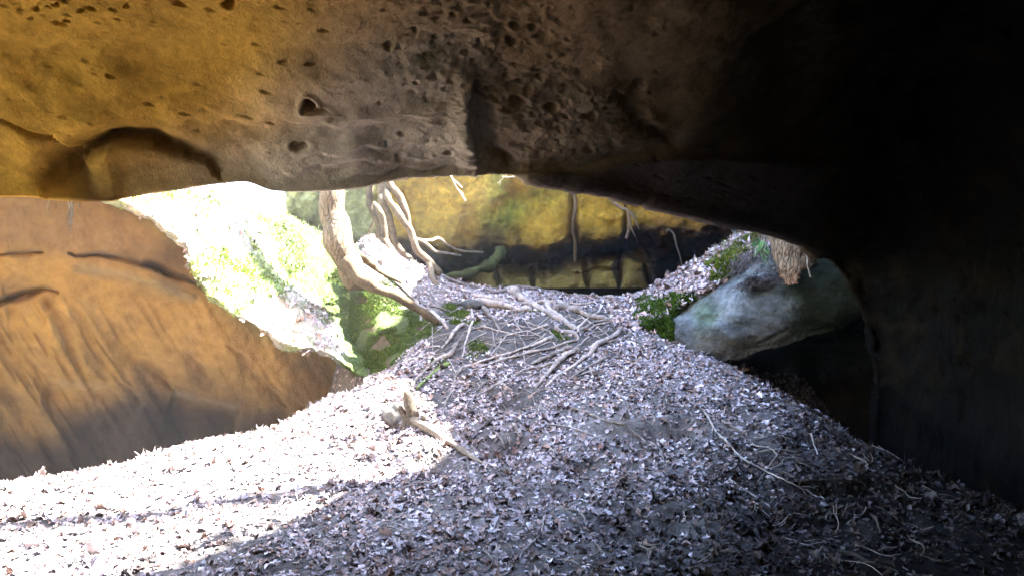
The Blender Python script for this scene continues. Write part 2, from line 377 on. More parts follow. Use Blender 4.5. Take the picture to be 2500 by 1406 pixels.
disp += .022 * rough_zone * fbm(G, 16, 3, .6, seed=25) + .012 * ss(1250, 1500, px) * U * fbm(G, 6, 4, .6, seed=26) + .05 * ss(1600, 1900, px) * ss(400, 340, py) * U * fbm(G, 2.5, 4, .6, seed=27)
rz = ss(1850, 2100, px) * (np.arange(NV) >= sum(cv[:3]))[:, None]
disp += rz * (.16 * fbm(G, 1.6, 5, .6, seed=28) + .05 * np.abs(fbm(G, 4, 4, .6, seed=29, stretch=(1, 1, 2))))
G = G + nrm * disp[..., None]
# stone colours: ochre to the left, grey tan near the middle lip, dark stone painted near black for the unlit right
och = np.array([.64, .35, .06]); tan = np.array([.55, .45, .33]); brn = np.array([.23, .145, .07]); blk = np.array([.045, .034, .019])
f1 = fbm(G, 1.4, 4, seed=30); f2 = fbm(G, 5, 3, seed=31)
t_tan = np.clip(ss(350, 1000, px + (py - 260) * 1.3 + 150 * f1) , 0, 1)[..., None]
cc = och * (1 - t_tan) + tan * t_tan
t_b = (ss(330, 40, py + 120 * f1 - (px - 900) * .18) * ss(500, 1000, px))[..., None] * .75
cc = cc * (1 - t_b) + brn * t_b
t_b2 = (ss(0, 600, px) * ss(170, -60, py + 90 * f1))[..., None] * .2
cc = cc * (1 - t_b2) + np.array([.30, .20, .085]) * t_b2
t_p = ss(1140, 1230, px + 30 * f2)[..., None]; cc = cc * (1 - .6 * t_p) + brn * .6 * t_p
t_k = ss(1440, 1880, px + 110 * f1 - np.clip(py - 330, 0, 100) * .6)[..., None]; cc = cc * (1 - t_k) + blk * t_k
t_k = ss(1900, 2150, px)[..., None]; cc = cc * (1 - t_k) + np.array([.0055, .0048, .0036]) * t_k * (1 + 1.2 * f2[..., None])  # far right painted almost black for the missing light
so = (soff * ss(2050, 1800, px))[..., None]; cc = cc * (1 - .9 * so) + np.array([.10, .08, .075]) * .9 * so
cc = cc * (1 + .16 * f2[..., None])
lg = (np.exp(-((px - 850) / 330) ** 2) * ss(270, 380, py + 40 * f1) * ss(1170, 1120, px))[..., None] * .6; cc = cc * (1 - lg) + np.array([.62, .53, .42]) * lg
cc = np.where(disp[..., None] < -.02 * 1, cc * .8, cc)  # deep recesses of the relief coloured darker
stain_shade = (.8 * np.exp(-((SDD + WL * .3) / (WL * .55)) ** 2) * under * ss(560, 440, px) * (1 + .3 * f2))[..., None]; cc = cc * (1 - stain_shade) + np.array([.10, .05, .022]) * stain_shade  # brown stain that also paints the shade of the crescent hollow
grn = (ss(.15, .5, fbm(G, 2.2, 3, seed=33)) * np.exp(-(((px - 960) / 120) ** 2 + ((py - 160) / 60) ** 2)))[..., None]
cc = cc * (1 - grn) + np.array([.16, .15, .04]) * grn
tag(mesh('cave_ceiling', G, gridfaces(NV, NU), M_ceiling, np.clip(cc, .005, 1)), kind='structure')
CeilG, CeilPx, CeilPy = G, px, py

# ------------------------------------------------------------------ left rock wall below the mossy ledge
ledge = [(100,420,6.55),(300,486,6.85),(440,590,7.15),(490,695,7.4),(640,800,7.75),(780,852,7.95),(860,908,8.05),(960,935,8.0)]
lx = [p[0] for p in ledge]; ly = [p[1] for p in ledge]
ax = np.concatenate([np.linspace(-500, -100, 40, endpoint=False), np.linspace(-100, 1050, 460)]); ay = np.concatenate([np.linspace(-500, 460, 60, endpoint=False), np.linspace(460, 1300, 340)])
PX, PY = np.meshgrid(ax, ay)
D = 6.45 + PX * .0018 + (PY - 500) * .0018
D = np.where(PX < -100, D + (PX + 100) * .0006, D)
wob = fbm(np.stack([PX / 400, PY / 400, PX * 0], -1), 1, 3, seed=40)
D += .22 * wob + .05 * fbm(np.stack([PX / 60, PY / 90, PX * 0], -1), 1, 4, seed=41)
WG = 1.0
def wgro(pts, w_, dep, sgn=0):
    if WG < 1: w_ = w_ * 1.9
    q = np.stack([PX / 45, PY / 45, PX * 0], -1)
    d, s, a = polydist(PX + 9 * fbm(q, 1, 3, seed=5), PY + 11 * fbm(q, 1, 3, .6, seed=6), pts); dep = dep * (1 + .8 * vnoise(q * .7, 3)); ww = w_ * (.3 + .7 * np.sin(np.pi * np.clip(a, .02, .98)))
    k = np.where(s * sgn > 0, .3, 1.0) if sgn else 1.0
    return WG * dep * np.exp(-(d / (ww * k)) ** 2)
D += wgro([(170,624),(240,630),(320,645),(400,668),(450,690),(520,715)], 12, .18, 1)
D -= wgro([(180,655),(300,672),(400,702),(470,728)], 22, .10)
D += wgro([(-60,748),(0,740),(50,720),(100,708),(140,714)], 9, .18, 0)
D += wgro([(0,628),(60,622),(100,615)], 7, .10)
WG = .38
for pts, w_, dep in [([(0,790),(50,850),(90,890)], 14, .10), ([(120,740),(180,800),(215,850),(260,900),(330,965)], 14, .13), ([(215,690),(250,760),(300,830),(390,920),(430,955)], 14, .12),
                     ([(300,800),(370,880),(420,948)], 8, .09), ([(470,870),(560,960),(640,1000)], 14, .09), ([(560,840),(680,950),(740,990)], 14, .06), ([(0,640),(40,690),(110,712)], 10, .08), ([(620,900),(700,990)], 9, .05)]:
    D += wgro(pts, w_, dep, -1)
WG = 1.0
def step(pts, h, soft=22):
    d, s, a = polydist(PX, PY, pts); fade = np.exp(-(d / 90) ** 2) * ss(0, .1, a) * ss(1, .9, a)
    return h * fade * ss(-soft, soft, s * d)
D += step([(100,930),(200,945),(290,950),(360,985)], .10) + step([(420,950),(500,975),(600,1000)], .10) + step([(0,700),(60,690),(140,720)], .12)
D += .16 * fbm(np.stack([(PX * .8 - PY * .5) / 150, (PX * .5 + PY * .8) / 700, PX * 0], -1), 1, 3, .4, seed=46) * ss(640, 780, PY)
rill = fbm(np.stack([(PX * .8 - PY * .5) / 55, (PX * .5 + PY * .8) / 300, PX * 0], -1), 1, 3, seed=44)
D += .045 * rill * ss(640, 760, PY)
D -= .16 * ss(0, 1, np.abs(rill) * 2) * ss(700, 800, PY) * ss(500, 100, PX)
WP = np.stack([(PX - 1250) / F * D, D, (703 - PY) / F * D], -1)
keep = (PY > np.interp(PX, lx, ly) - 25) | (PX < 250)
f1 = fbm(np.stack([PX / 300, PY / 200, PX * 0], -1), 1, 4, seed=45)
or_ = np.array([.245, .155, .047]); br_ = np.array([.13, .09, .048]); dkb = np.array([.03, .025, .022])
c = or_ * np.ones(PX.shape + (1,))
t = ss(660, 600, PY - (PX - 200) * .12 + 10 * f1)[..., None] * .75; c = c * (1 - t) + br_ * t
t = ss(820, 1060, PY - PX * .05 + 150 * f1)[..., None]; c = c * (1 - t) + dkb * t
t = (np.exp(-((polydist(PX, PY, [(190,655),(300,670),(400,700),(470,725)])[0]) / 13) ** 2) * .35)[..., None]; c = c * (1 - t) + np.array([.16, .17, .13]) * t
t = (np.exp(-((polydist(PX, PY, [(150,935),(260,940)])[0]) / 9) ** 2) * .22 + np.exp(-((polydist(PX, PY, [(430,960),(500,975),(570,992)])[0]) / 8) ** 2) * .3)[..., None]; c = c * (1 - t) + np.array([.2, .17, .13]) * t
t = (ss(60, 0, PY - np.interp(PX, lx, ly)) * ss(300, 420, PX) * ss(-.2, .4, f1))[..., None] * .6; c = c * (1 - t) + np.array([.13, .13, .05]) * t
c = c * (1 + .22 * f1[..., None]) * (1 + .10 * rill[..., None] * ss(640, 760, PY)[..., None])
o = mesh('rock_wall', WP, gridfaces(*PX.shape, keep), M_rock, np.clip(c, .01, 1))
tag(o, 'orange brown sandstone wall with diagonal grooves under the sunlit mossy ledge', 'rock wall')

# ------------------------------------------------------------------ mossy bank on top of the left wall
Lg = np.array([W(*p) for p in ledge])
Md = np.array([W(*p) for p in [(200,380,7.5),(400,462,7.7),(550,545,8.0),(620,640,8.15),(720,715,8.35),(800,770,8.45),(890,840,8.4),(990,880,8.3)]])
Tp = np.array([W(*p) for p in [(300,380,9),(490,466,9.3),(620,500,9.4),(720,545,9.4),(800,600,9.2),(860,680,9.0),(930,750,8.9),(1040,810,8.8)]])
C = np.array([Lg + [-.7, 1.8, -.1], Lg + [-.2, .6, 0.0], Lg + [0, .06, -.06], Lg + [0.03, 0.02, .03], Lg * .5 + Md * .5 + [0, 0, .05], Md, Tp, Tp + [0, .8, -.15], Tp + [-.3, 3, -.4]])
B = loft(C, [40, 50, 50, 50, 50, 40, 40], [6, 12, 12, 24, 40, 50, 16, 12])
bn = gnormals(B); bn = np.where(bn[..., 2:3] < 0, -bn, bn)
bd = .10 * fbm(B, 2.2, 3, seed=50) + .05 * fbm(B, 7, 4, .6, seed=51)
B = B + bn * bd[..., None] * ss(0, 16, np.arange(B.shape[0]))[:, None, None]

mossm = ss(-.15, .25, fbm(B, 2.4, 3, seed=52))[..., None]
bc = np.array([.42, .40, .33]) * (1 - mossm) + np.array([.34, .38, .20]) * mossm  # base paled so the sunlit bank burns out
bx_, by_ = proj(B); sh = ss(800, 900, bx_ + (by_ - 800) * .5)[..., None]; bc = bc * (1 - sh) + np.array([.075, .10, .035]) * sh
GP = [(620,500),(800,540),(880,700),(930,880),(850,905),(835,830),(770,730),(690,690),(670,600)]
gpm = inpoly(bx_ + 30 * fbm(B, 5, 3, seed=54), by_ + 30 * fbm(B, 5, 3, seed=55), GP)[..., None]; bc = np.where(gpm, np.array([.062, .085, .028]), bc)  # moss green, painted dark in place of the trunk's shade
bc = bc * (1 + .3 * fbm(B, 14, 3, seed=53)[..., None])
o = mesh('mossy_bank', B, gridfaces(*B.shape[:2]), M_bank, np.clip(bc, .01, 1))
tag(o, kind='structure')

# ------------------------------------------------------------------ back wall, yellow and green, with a dark cavity at its foot
ax = np.linspace(700, 2150, 480); ay = np.concatenate([np.linspace(-260, 400, 60, endpoint=False), np.linspace(400, 860, 240)])
PX, PY = np.meshgrid(ax, ay)
D = 12.3 + ((PX - 1300) / 700.) ** 2 * -.9 - (703 - PY) * .0006
q = np.stack([PX / 130, PY / 130, PX * 0], -1)
D += .25 * fbm(q, .5, 3, seed=60) + .16 * fbm(q, 1.6, 5, .62, seed=61)
cav_y = np.interp(PX, [700,900,1000,1060,1120,1190,1270,1330,1400,1470,1560,1700,1850], [600,610,592,606,616,604,606,612,586,590,560,570,560]) + 14 * fbm(q, 3, 3, seed=62)
cav = ss(-14, 70, PY - cav_y + 16 * fbm(q, 5, 3, seed=68)); f_b = fbm(q, 2, 3, seed=67)
low = ss(30, 70, PY - cav_y + 10 * f_b) * ss(1120, 1200, PX + 20 * f_b) * ss(1660, 1590, PX)
D += 1.7 * cav - 1.25 * low
for pts, w_, dp in [([(985,470),(1000,530),(1010,585)], 8, .12), ([(1395,450),(1402,560),(1405,640)], 9, .25), ([(1530,500),(1530,620)], 9, .2), ([(1260,430),(1255,520),(1270,590)], 30, .08), ([(1300,640),(1420,628),(1520,615),(1600,640)], 9, .3), ([(1432,620),(1436,700)], 7, .5), ([(1516,610),(1508,650),(1512,700)], 9, .6), ([(1575,640),(1590,700)], 7, .3), ([(1330,660),(1420,668)], 4, .15), ([(1300,640),(1306,700)], 7, .5), ([(1215,650),(1222,700)], 7, .4), ([(1430,662),(1510,655)], 4, .2)]:
    D += wgro(pts, w_, dp)
BW = np.stack([(PX - 1250) / F * D, D, (703 - PY) / F * D], -1)
f1 = fbm(q, .8, 4, seed=63); f2 = fbm(q, 2.4, 4, seed=64)
yel = np.array([.185, .108, .014]); ora = np.array([.15, .07, .014]); grn = np.array([.065, .08, .010]); dks = np.array([.026, .015, .006]); gry = np.array([.12, .12, .055])
c = yel * np.ones(PX.shape + (1,))
t = ss(-.1, .5, f1 + ss(1380, 1700, PX) * .5)[..., None] * .8; c = c * (1 - t) + ora * t
t = np.clip(np.exp(-((PX - 1330) / 70) ** 2) * ss(560, 440, PY) + np.exp(-((PX - 1230) / 55) ** 2) * .8 * ss(620, 520, PY) + np.exp(-((PX - 1180) / 80) ** 2) * .6 * ss(450, 580, PY), 0, 1) * ss(-.5, .3, f2)
t = t[..., None] * .85; c = c * (1 - t) + grn * t
t = ss(990, 880, PX)[..., None]; c = c * (1 - t) + gry * t
t = ss(-70, 0, PY - cav_y + 60 * f2 + 30 * f1)[..., None]; c = c * (1 - .85 * t) + dks * .85 * t
t = ss(1600, 1800, PX + 60 * f1)[..., None]; c = c * (1 - t) + dks * .8 * t
t = cav[..., None]; c = c * (1 - t) + dks * .6 * t
t = (low * ss(1600, 1500, PX))[..., None]; c = c * (1 - t) + np.array([.13, .095, .03]) * t
rdg = np.abs(fbm(q, 3.2, 3, seed=66)); c = c * (1 + .4 * f2[..., None]) * (1 + .5 * ss(.08, 0, rdg)[..., None] * ss(0, -60, PY - cav_y)[..., None])
o = mesh('rock_wall', BW, gridfaces(*PX.shape), M_back, np.clip(c, .006, 1))
tag(o, 'yellow and green lichen covered rock wall with a black cavity along its foot', 'rock wall')

def blob_rock(name, cpos, size, seed, mat, colr, amp=.22, flat=.0, n=40, cube=0.0, rot=0):
    th = np.linspace(0, np.pi, n); ph = np.linspace(0, 2 * np.pi, n * 2)
    T, Ph = np.meshgrid(th, ph, indexing='ij')
    S_ = np.stack([np.sin(T) * np.cos(Ph), np.sin(T) * np.sin(Ph), np.cos(T)], -1)
    if cube: S_ = S_ / (np.abs(S_) ** 5).sum(-1, keepdims=True) ** (cube / 5)
    r = 1 + amp * fbm(S_ * 1.3 + seed, 1, 4, seed=seed)
    V = S_ * r[..., None] * np.array(size)
    c_, s_ = math.cos(rot), math.sin(rot)
    V = np.stack([V[..., 0] * c_ - V[..., 1] * s_, V[..., 0] * s_ + V[..., 1] * c_, V[..., 2]], -1)
    cl = np.array(colr) * (1 + .3 * fbm(V + seed, 4, 3, seed=seed)[..., None])
    cl = np.broadcast_to(cl, V.shape)
    o = mesh(name, V, gridfaces(*T.shape), mat, cl); o.location = cpos
    return o
# ------------------------------------------------------------------ right bank of litter and the blue grey boulder below it
crest = [(1480,735,9.0),(1560,722,9.2),(1640,688,8.8),(1740,622,8.3),(1850,558,7.9),(1930,548,7.9),(1990,540,8.6)]
rled = [(1500,800,8.1),(1570,790,8.05),(1660,735,7.85),(1750,680,7.7),(1830,628,7.6),(1890,600,7.6),(1950,600,8.4)]
Cr = np.array([W(*p) for p in crest]); Rl = np.array([W(*p) for p in rled])
C = np.array([Cr + [.2, 3.0, -.2], Cr + [0, .8, -.05], Cr, Cr * .5 + Rl * .5 + [0, 0, .04], Rl, Rl + [0.02, .05, -.08], Rl + [.1, .5, -.25]])
RB = loft(C, [40, 50, 50, 50, 40, 30], [10, 14, 30, 30, 10, 8])
rn = gnormals(RB); rn = np.where(rn[..., 2:3] < 0, -rn, rn)
RB = RB + rn * (.05 * fbm(RB, 3, 3, seed=70) + .035 * fbm(RB, 9, 4, .6, seed=71))[..., None]
rpx, rpy = proj(RB)
f1 = ss(-.1, .3, fbm(RB, 3, 3, seed=72))[..., None]
rc = (np.array([.15, .125, .115]) * (1 - f1 * .5) + np.array([.07, .09, .03]) * f1 * .5) * (1 + .3 * fbm(RB, 15, 2, seed=73)[..., None])
mgp = [[(1560,735),(1640,725),(1690,712),(1700,740),(1650,770),(1640,800),(1560,800)], [(1750,625),(1800,590),(1850,578),(1855,600),(1800,640),(1790,672),(1745,680),(1735,650)]]
for pl in mgp:
    mm = inpoly(rpx + 26 * fbm(RB, 7, 3, seed=1), rpy + 26 * fbm(RB, 7, 3, seed=2), pl)[..., None]; rc = np.where(mm, np.array([.05, .075, .014]) * (1 + .5 * fbm(RB, 20, 2, seed=74)[..., None]), rc)
tag(mesh('earth_bank', RB, gridfaces(*RB.shape[:2]), M_bank, np.clip(rc, .01, 1)), kind='structure')

Br = [
 [(1560,775,8.6),(1650,728,8.4),(1740,675,8.2),(1830,620,8.1),(1900,590,8.0),(2010,600,7.9),(2160,640,7.8)],
 [(1575,790,8.05),(1660,745,7.9),(1750,692,7.72),(1830,640,7.6),(1900,612,7.5),(2010,625,7.4),(2160,660,7.3)],
 [(1590,815,7.9),(1670,790,7.65),(1760,750,7.45),(1840,710,7.3),(1910,690,7.2),(2010,690,7.1),(2160,700,7.0)],
 [(1610,840,7.8),(1690,832,7.55),(1770,815,7.35),(1850,795,7.2),(1920,775,7.1),(2010,755,7.0),(2160,735,6.9)],
 [(1630,860,7.75),(1740,882,7.5),(1800,880,7.38),(1870,866,7.28),(1940,842,7.2),(2040,800,7.1),(2180,740,7.0)],
 [(1635,875,8.0),(1745,895,7.9),(1805,892,7.8),(1875,880,7.7),(1945,856,7.7),(2045,815,7.6),(2185,755,7.5)],
 [(1650,1000,8.4),(1750,1010,8.3),(1810,1010,8.3),(1880,1000,8.2),(1950,980,8.2),(2050,950,8.0),(2200,900,7.8)],
 [(1650,1250,8.8),(1750,1250,8.7),(1810,1250,8.6),(1880,1250,8.6),(1950,1250,8.5),(2050,1250,8.4),(2400,1250,8.2)]]
C = np.array([[W(*p) for p in r] for r in Br])
R = loft(C, [40, 50, 50, 50, 50, 40], [10, 40, 40, 40, 10, 14, 10])
rn = gnormals(R); rn = np.where(rn[..., 1:2] > 0, -rn, rn)
bd = .08 * fbm(R, 1.8, 3, seed=75, stretch=(1, 1, 2)) + .02 * fbm(R, 7, 4, .6, seed=76)
PX, PY = proj(R)
bd += .03 * fbm(R, 3, 3, seed=79, stretch=(.6, 1, 2))
bd -= wgro([(1850,836),(1900,815),(1930,800)], 5, .02)
bd += wgro([(1740,874),(1800,872),(1870,858),(1940,834),(2030,795)], 7, .025)
R = R + rn * bd[..., None]
f1 = fbm(R, 1.6, 4, seed=77)[..., None]; f2 = fbm(R, 5, 3, seed=78)[..., None]
rc = np.array([.115, .13, .14]) * (1 + .6 * f2) * (1 + .5 * f1)
t = ss(-.1, .3, f1); rc = rc * (1 - t * .7) + np.array([.045, .075, .035]) * t * .7
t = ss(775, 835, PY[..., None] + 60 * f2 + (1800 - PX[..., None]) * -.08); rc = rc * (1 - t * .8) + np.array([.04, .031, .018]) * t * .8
t = ss(1840, 1990, PX[..., None] + 60 * f1); rc = rc * (1 - t) + np.array([.015, .018, .010]) * t  # painted dark towards the right, where the roof shades it
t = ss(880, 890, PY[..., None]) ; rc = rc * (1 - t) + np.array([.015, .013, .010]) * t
mm = inpoly(PX + 26 * fbm(R, 7, 3, seed=1), PY + 26 * fbm(R, 7, 3, seed=2), [(1570,770),(1640,735),(1665,750),(1640,790),(1640,840),(1600,845),(1575,820)])[..., None]; rc = np.where(mm, np.array([.03, .055, .012]) * (1 + .5 * f2), rc)
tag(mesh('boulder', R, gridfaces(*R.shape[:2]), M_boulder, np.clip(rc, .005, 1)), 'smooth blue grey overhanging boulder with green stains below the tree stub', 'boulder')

# ------------------------------------------------------------------ cliff added out of view on the right, its top shaped to shade the middle
def occluder_top(y): return np.interp(y, [0, 4.9, 5.6, 6.1, 6.4, 6.9, 7.3, 7.8, 8.4, 9.2, 10, 11, 13, 16], [6.0, 5.2, 5.05, 4.85, 4.35, 4.5, 4.9, 5.3, 5.8, 6.1, 6.4, 6.6, 6.8, 6.5])
ys = np.linspace(-2, 16, 220); rowsC = []
for k, (x, f) in enumerate([(5.6, -.4), (4.9, 0), (4.3, .35), (4.05, .7), (4.0, .93), (4.12, 1.0), (5, 1.04), (7, 1.0), (10, .5)]):
    rowsC.append(np.stack([np.full_like(ys, x), ys, occluder_top(ys) * f], -1))
CL = loft(np.array(rowsC), [1] * 219, [8, 12, 14, 10, 6, 8, 8, 6])
wgt = np.exp(-((CL[..., 0] - 4.1) / .6) ** 2)[..., None]
CL = CL + np.array([0, 0, 1.0]) * (.16 * fbm(CL * [0, 1, 0], 3.0, 4, .7, seed=80))[..., None] + np.array([1, 0, 0]) * (.15 * fbm(CL, 1.5, 3, seed=81))[..., None]
cw = np.array([.30, .25, .17]) * (1 + .3 * fbm(CL, 1.5, 3, seed=82)[..., None])
tag(mesh('occluder', CL, gridfaces(*CL.shape[:2]), M_rock, cw), 'unseen added sandstone cliff rising beyond the right side of the opening', 'occluder')

# ------------------------------------------------------------------ dead leaves
def leaf_template(kind):
    if kind == 0: half = [(0,0),(.05,.12),(.22,.16),(.16,.30),(.36,.42),(.22,.52),(.33,.70),(.14,.78),(.0,1.0)]      # oak
    elif kind == 1: half = [(0,0),(.10,.10),(.34,.08),(.28,.26),(.50,.46),(.26,.50),(.24,.66),(.12,.70),(0,1.0)]     # maple
    else: half = [(0,0),(.12,.12),(.24,.30),(.28,.48),(.22,.66),(.12,.84),(0,1.0)]                                    # beech
    r = [(x, y) for x, y in half]; l = [(-x, y) for x, y in half[1:-1]]
    mid = [(0, y) for x, y in half[1:-1]]
    n = len(half); V = r + l + mid; Fq = []
    ri = list(range(n)); li = [0] + list(range(n, n + n - 2)) + [n - 1]; mi = [0] + list(range(2 * n - 2, 3 * n - 4)) + [n - 1]
    for a in range(n - 1):
        for side, fl in ((ri, 0), (li, 1)):
            q = [mi[a], side[a], side[a + 1], mi[a + 1]]; q = list(dict.fromkeys(q))
            if len(q) < 3: continue
            if fl: q = q[::-1]
            if len(q) == 4: Fq += [[q[0], q[1], q[2]], [q[0], q[2], q[3]]]
            else: Fq.append(q)
    V = np.array([(x, y - .5, 0) for x, y in V]); return V, np.array(Fq)
TPL = [leaf_template(k) for k in range(3)]
def leaves(name, pts, nrm_, size, palette, seed, lift=.004, kinds=(0, 1, 2), tilt=.28):
    r = np.random.default_rng(seed); n = len(pts); Vs = []; Fs = []; Cs = []; off = 0
    kk = r.choice(kinds, n)
    for k in set(kk.tolist()):
        idx = np.where(kk == k)[0]; T, Fq = TPL[k]; m = len(idx)
        s = size * r.choice([.45, .7, 1, 1.3, 1.75], m, p=[.2, .3, .28, .15, .07]) * r.uniform(.85, 1.15, m)
        curl = r.normal(0, 1.1, m); bend = r.normal(0, .9, m); tw = r.normal(0, .5, m)
        v = np.repeat(T[None], m, 0)
        z = np.abs(v[..., 0]) * curl[:, None] * .8 + (v[..., 1] ** 2) * bend[:, None] * .8 + v[..., 0] * v[..., 1] * tw[:, None] + .06 * r.normal(0, 1, v.shape[:2])
        v[..., 2] = z; v = v * s[:, None, None]
        nn = nrm_[idx] + r.normal(0, tilt, (m, 3)) * .6; nn /= np.linalg.norm(nn, axis=1, keepdims=True)
        a = r.normal(0, 1, (m, 3)); X = np.cross(a, nn); X /= np.linalg.norm(X, axis=1, keepdims=True); Y = np.cross(nn, X)
        w_ = v[..., 0:1] * X[:, None] + v[..., 1:2] * Y[:, None] + v[..., 2:3] * nn[:, None]
        w_ += (pts[idx] + nrm_[idx] * (lift + r.uniform(0, lift * 1.5, m))[:, None])[:, None]
        Vs.append(w_.reshape(-1, 3)); Fs.append((Fq[None] + (np.arange(m) * len(T))[:, None, None] + off).reshape(-1, 3)); off += m * len(T)
        c_ = palette[r.integers(0, len(palette), m)] * r.uniform(.5, 1.5, (m, 1))
        Cs.append(np.repeat(c_[:, None], len(T), 1).reshape(-1, 3))
    o = mesh(name, np.vstack(Vs), np.vstack(Fs), M_leaf, np.vstack(Cs), smooth=False)
    return tag(o, kind='stuff')
PAL = np.array([(.30,.25,.24),(.33,.28,.28),(.27,.22,.21),(.38,.33,.33),(.22,.16,.14),(.20,.13,.10),(.31,.26,.26),(.42,.38,.37),(.29,.22,.19),(.25,.21,.20),(.20,.14,.11),(.19,.15,.14)]) * np.array([1.10, 1.13, 1.22])
def ground_normal(x, y):
    e = .03; nx = -(H(x + e, y) - H(x - e, y)) / (2 * e); ny = -(H(x, y + e) - H(x, y - e)) / (2 * e)
    n = np.stack([nx, ny, np.ones_like(nx)], -1); return n / np.linalg.norm(n, axis=1, keepdims=True)
r = np.random.default_rng(11)
n = 135000
x = r.uniform(-4.6, 4.4, n); y = 2.9 + 7.2 * r.random(n) ** .8
z = H(x, y); P = np.stack([x, y, z], -1); qx, qy = proj(P)
dens = .72 + .55 * fbm(P, 1.8, 3, seed=90) - .55 * ((y > 7.5) & (y < 8.9) & (x < 1.0) & (x > -1.5)) * ss(-.5, .3, fbm(P, 4, 2, seed=91))
rz_ = inpoly(qx, qy, [(1080,740),(1520,735),(1540,830),(1450,940),(1250,1000),(1000,1000),(1000,900)]) & (y > 6)
dens -= .5 * rz_ * ss(-.45, .15, fbm(P, 3, 3, seed=97))
dens -= .3 * (np.abs(qx - 1560) < 160) * (np.abs(qy - 1040) < 40)
dens -= .35 * ss(1500, 2300, qx) * ss(1150, 1400, qy)
okm = (r.random(n) < dens) & (qx > -120) & (qx < 2620) & (qy < 1520)
dens -= .15 * ss(1800, 2400, qx)
okm &= ~(inpoly(qx, qy, [(780,690),(900,680),(1010,745),(1075,800),(1000,850),(930,915),(860,915),(840,800)]) & (y < 9.3))
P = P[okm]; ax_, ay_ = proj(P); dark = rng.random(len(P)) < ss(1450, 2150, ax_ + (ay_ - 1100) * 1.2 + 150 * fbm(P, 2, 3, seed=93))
gnrm = ground_normal(P[:, 0], P[:, 1])
leaves('leaf_litter', P[~dark], gnrm[~dark], .043, PAL, 3)
leaves('leaf_litter', P[dark], gnrm[dark], .043, PAL * .22, 4)  # same leaves darkened for damp and shade at the right
# litter on the banks
def scatter_grid(G_, N_, n, seed, ok):
    r = np.random.default_rng(seed); i = r.integers(0, G_.shape[0] - 1, n); j = r.integers(0, G_.shape[1] - 1, n); a = r.random((n, 1)); b = r.random((n, 1))
    P = G_[i, j] * (1 - a) * (1 - b) + G_[i + 1, j] * a * (1 - b) + G_[i, j + 1] * (1 - a) * b + G_[i + 1, j + 1] * a * b
    N = N_[i, j]; qx, qy = proj(P); m = ok(qx, qy, P); return P[m], N[m]
bn = gnormals(B); bn = np.where(bn[..., 2:3] < 0, -bn, bn)
P, N = scatter_grid(B, bn, 2600, 5, lambda a, b, p: (fbm(p, 2.4, 3, seed=52) < .15) & ~inpoly(a, b, GP) & (a > 280) & (a < 900) & (p[:, 2] > -.7))
leaves('leaf_litter', P, N, .07, PAL * 1.5, 6)  # same leaves painted lighter for the sunlit bank
rn = gnormals(RB); rn = np.where(rn[..., 2:3] < 0, -rn, rn)
P, N = scatter_grid(RB, rn, 5200, 8, lambda a, b, p: (p[:, 1] < 9.6) & (fbm(p, 3, 3, seed=72) < .25))
leaves('leaf_litter', P, N, .06, PAL, 9)

# ------------------------------------------------------------------ moss
def moss(name, P, N, seed, size=.035, cols=((.05,.085,.01),(.07,.11,.014),(.035,.065,.01),(.09,.12,.02))):
    r = np.random.default_rng(seed); m = len(P); cols = np.array(cols)
    nb = 5; base = np.repeat(P, nb, 0) + r.normal(0, size * .35, (m * nb, 3)); NN = np.repeat(N, nb, 0) + r.normal(0, .55, (m * nb, 3)); NN /= np.linalg.norm(NN, axis=1, keepdims=True)
    a = r.normal(0, 1, (m * nb, 3)); X = np.cross(a, NN); X /= np.linalg.norm(X, axis=1, keepdims=True)
    h = size * r.uniform(.5, 1.3, (m * nb, 1)); wd = size * .22
    V = np.stack([base - X * wd, base + X * wd, base + NN * h * .6 + X * wd * .8, base + NN * h, base + NN * h * .6 - X * wd * .8], 1)
    k = np.arange(m * nb)[:, None] * 5; Fq = np.concatenate([k + [0, 1, 2], k + [0, 2, 4], k + [4, 2, 3]])
    cl = np.repeat(np.repeat(cols[r.integers(0, len(cols), m)] * r.uniform(.7, 1.3, (m, 1)), nb, 0), 5, 0)
    return tag(mesh(name, V.reshape(-1, 3), Fq, M_moss, cl, smooth=False), kind='stuff')
def ground_moss(poly, n, seed, **kw):
    r = np.random.default_rng(seed); poly = np.array(poly, float); lo, hi = poly.min(0), poly.max(0)
    a = r.uniform(lo[0], hi[0], n); b = r.uniform(lo[1], hi[1], n); m = inpoly(a, b, poly.tolist()); a, b = a[m], b[m]
    P = np.array([hit(u, v) for u, v in zip(a + r.normal(0, 6, len(a)), b + r.normal(0, 5, len(a)))]); k = fbm(P, 5, 3, seed=seed) > (-.22 if seed == 200 else 0); P = P[k]
    return moss('moss', P, ground_normal(P[:, 0], P[:, 1]), seed, **kw)
P, N = scatter_grid(B, bn, 16000, 21, lambda a, b, p: (fbm(p, 2.4, 3, seed=52) > .0) & (a > 290) & (a < 1000))
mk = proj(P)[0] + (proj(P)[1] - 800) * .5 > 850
moss('moss', P[~mk][::2], N[~mk][::2], 22, .035, ((.24,.32,.10),(.30,.36,.14),(.2,.26,.08)))  # moss painted pale for the sunlit part of the bank
moss('moss', P[mk], N[mk], 23, .035, ((.04,.065,.012),(.06,.085,.02),(.03,.045,.012)))  # moss painted darker for the shaded end
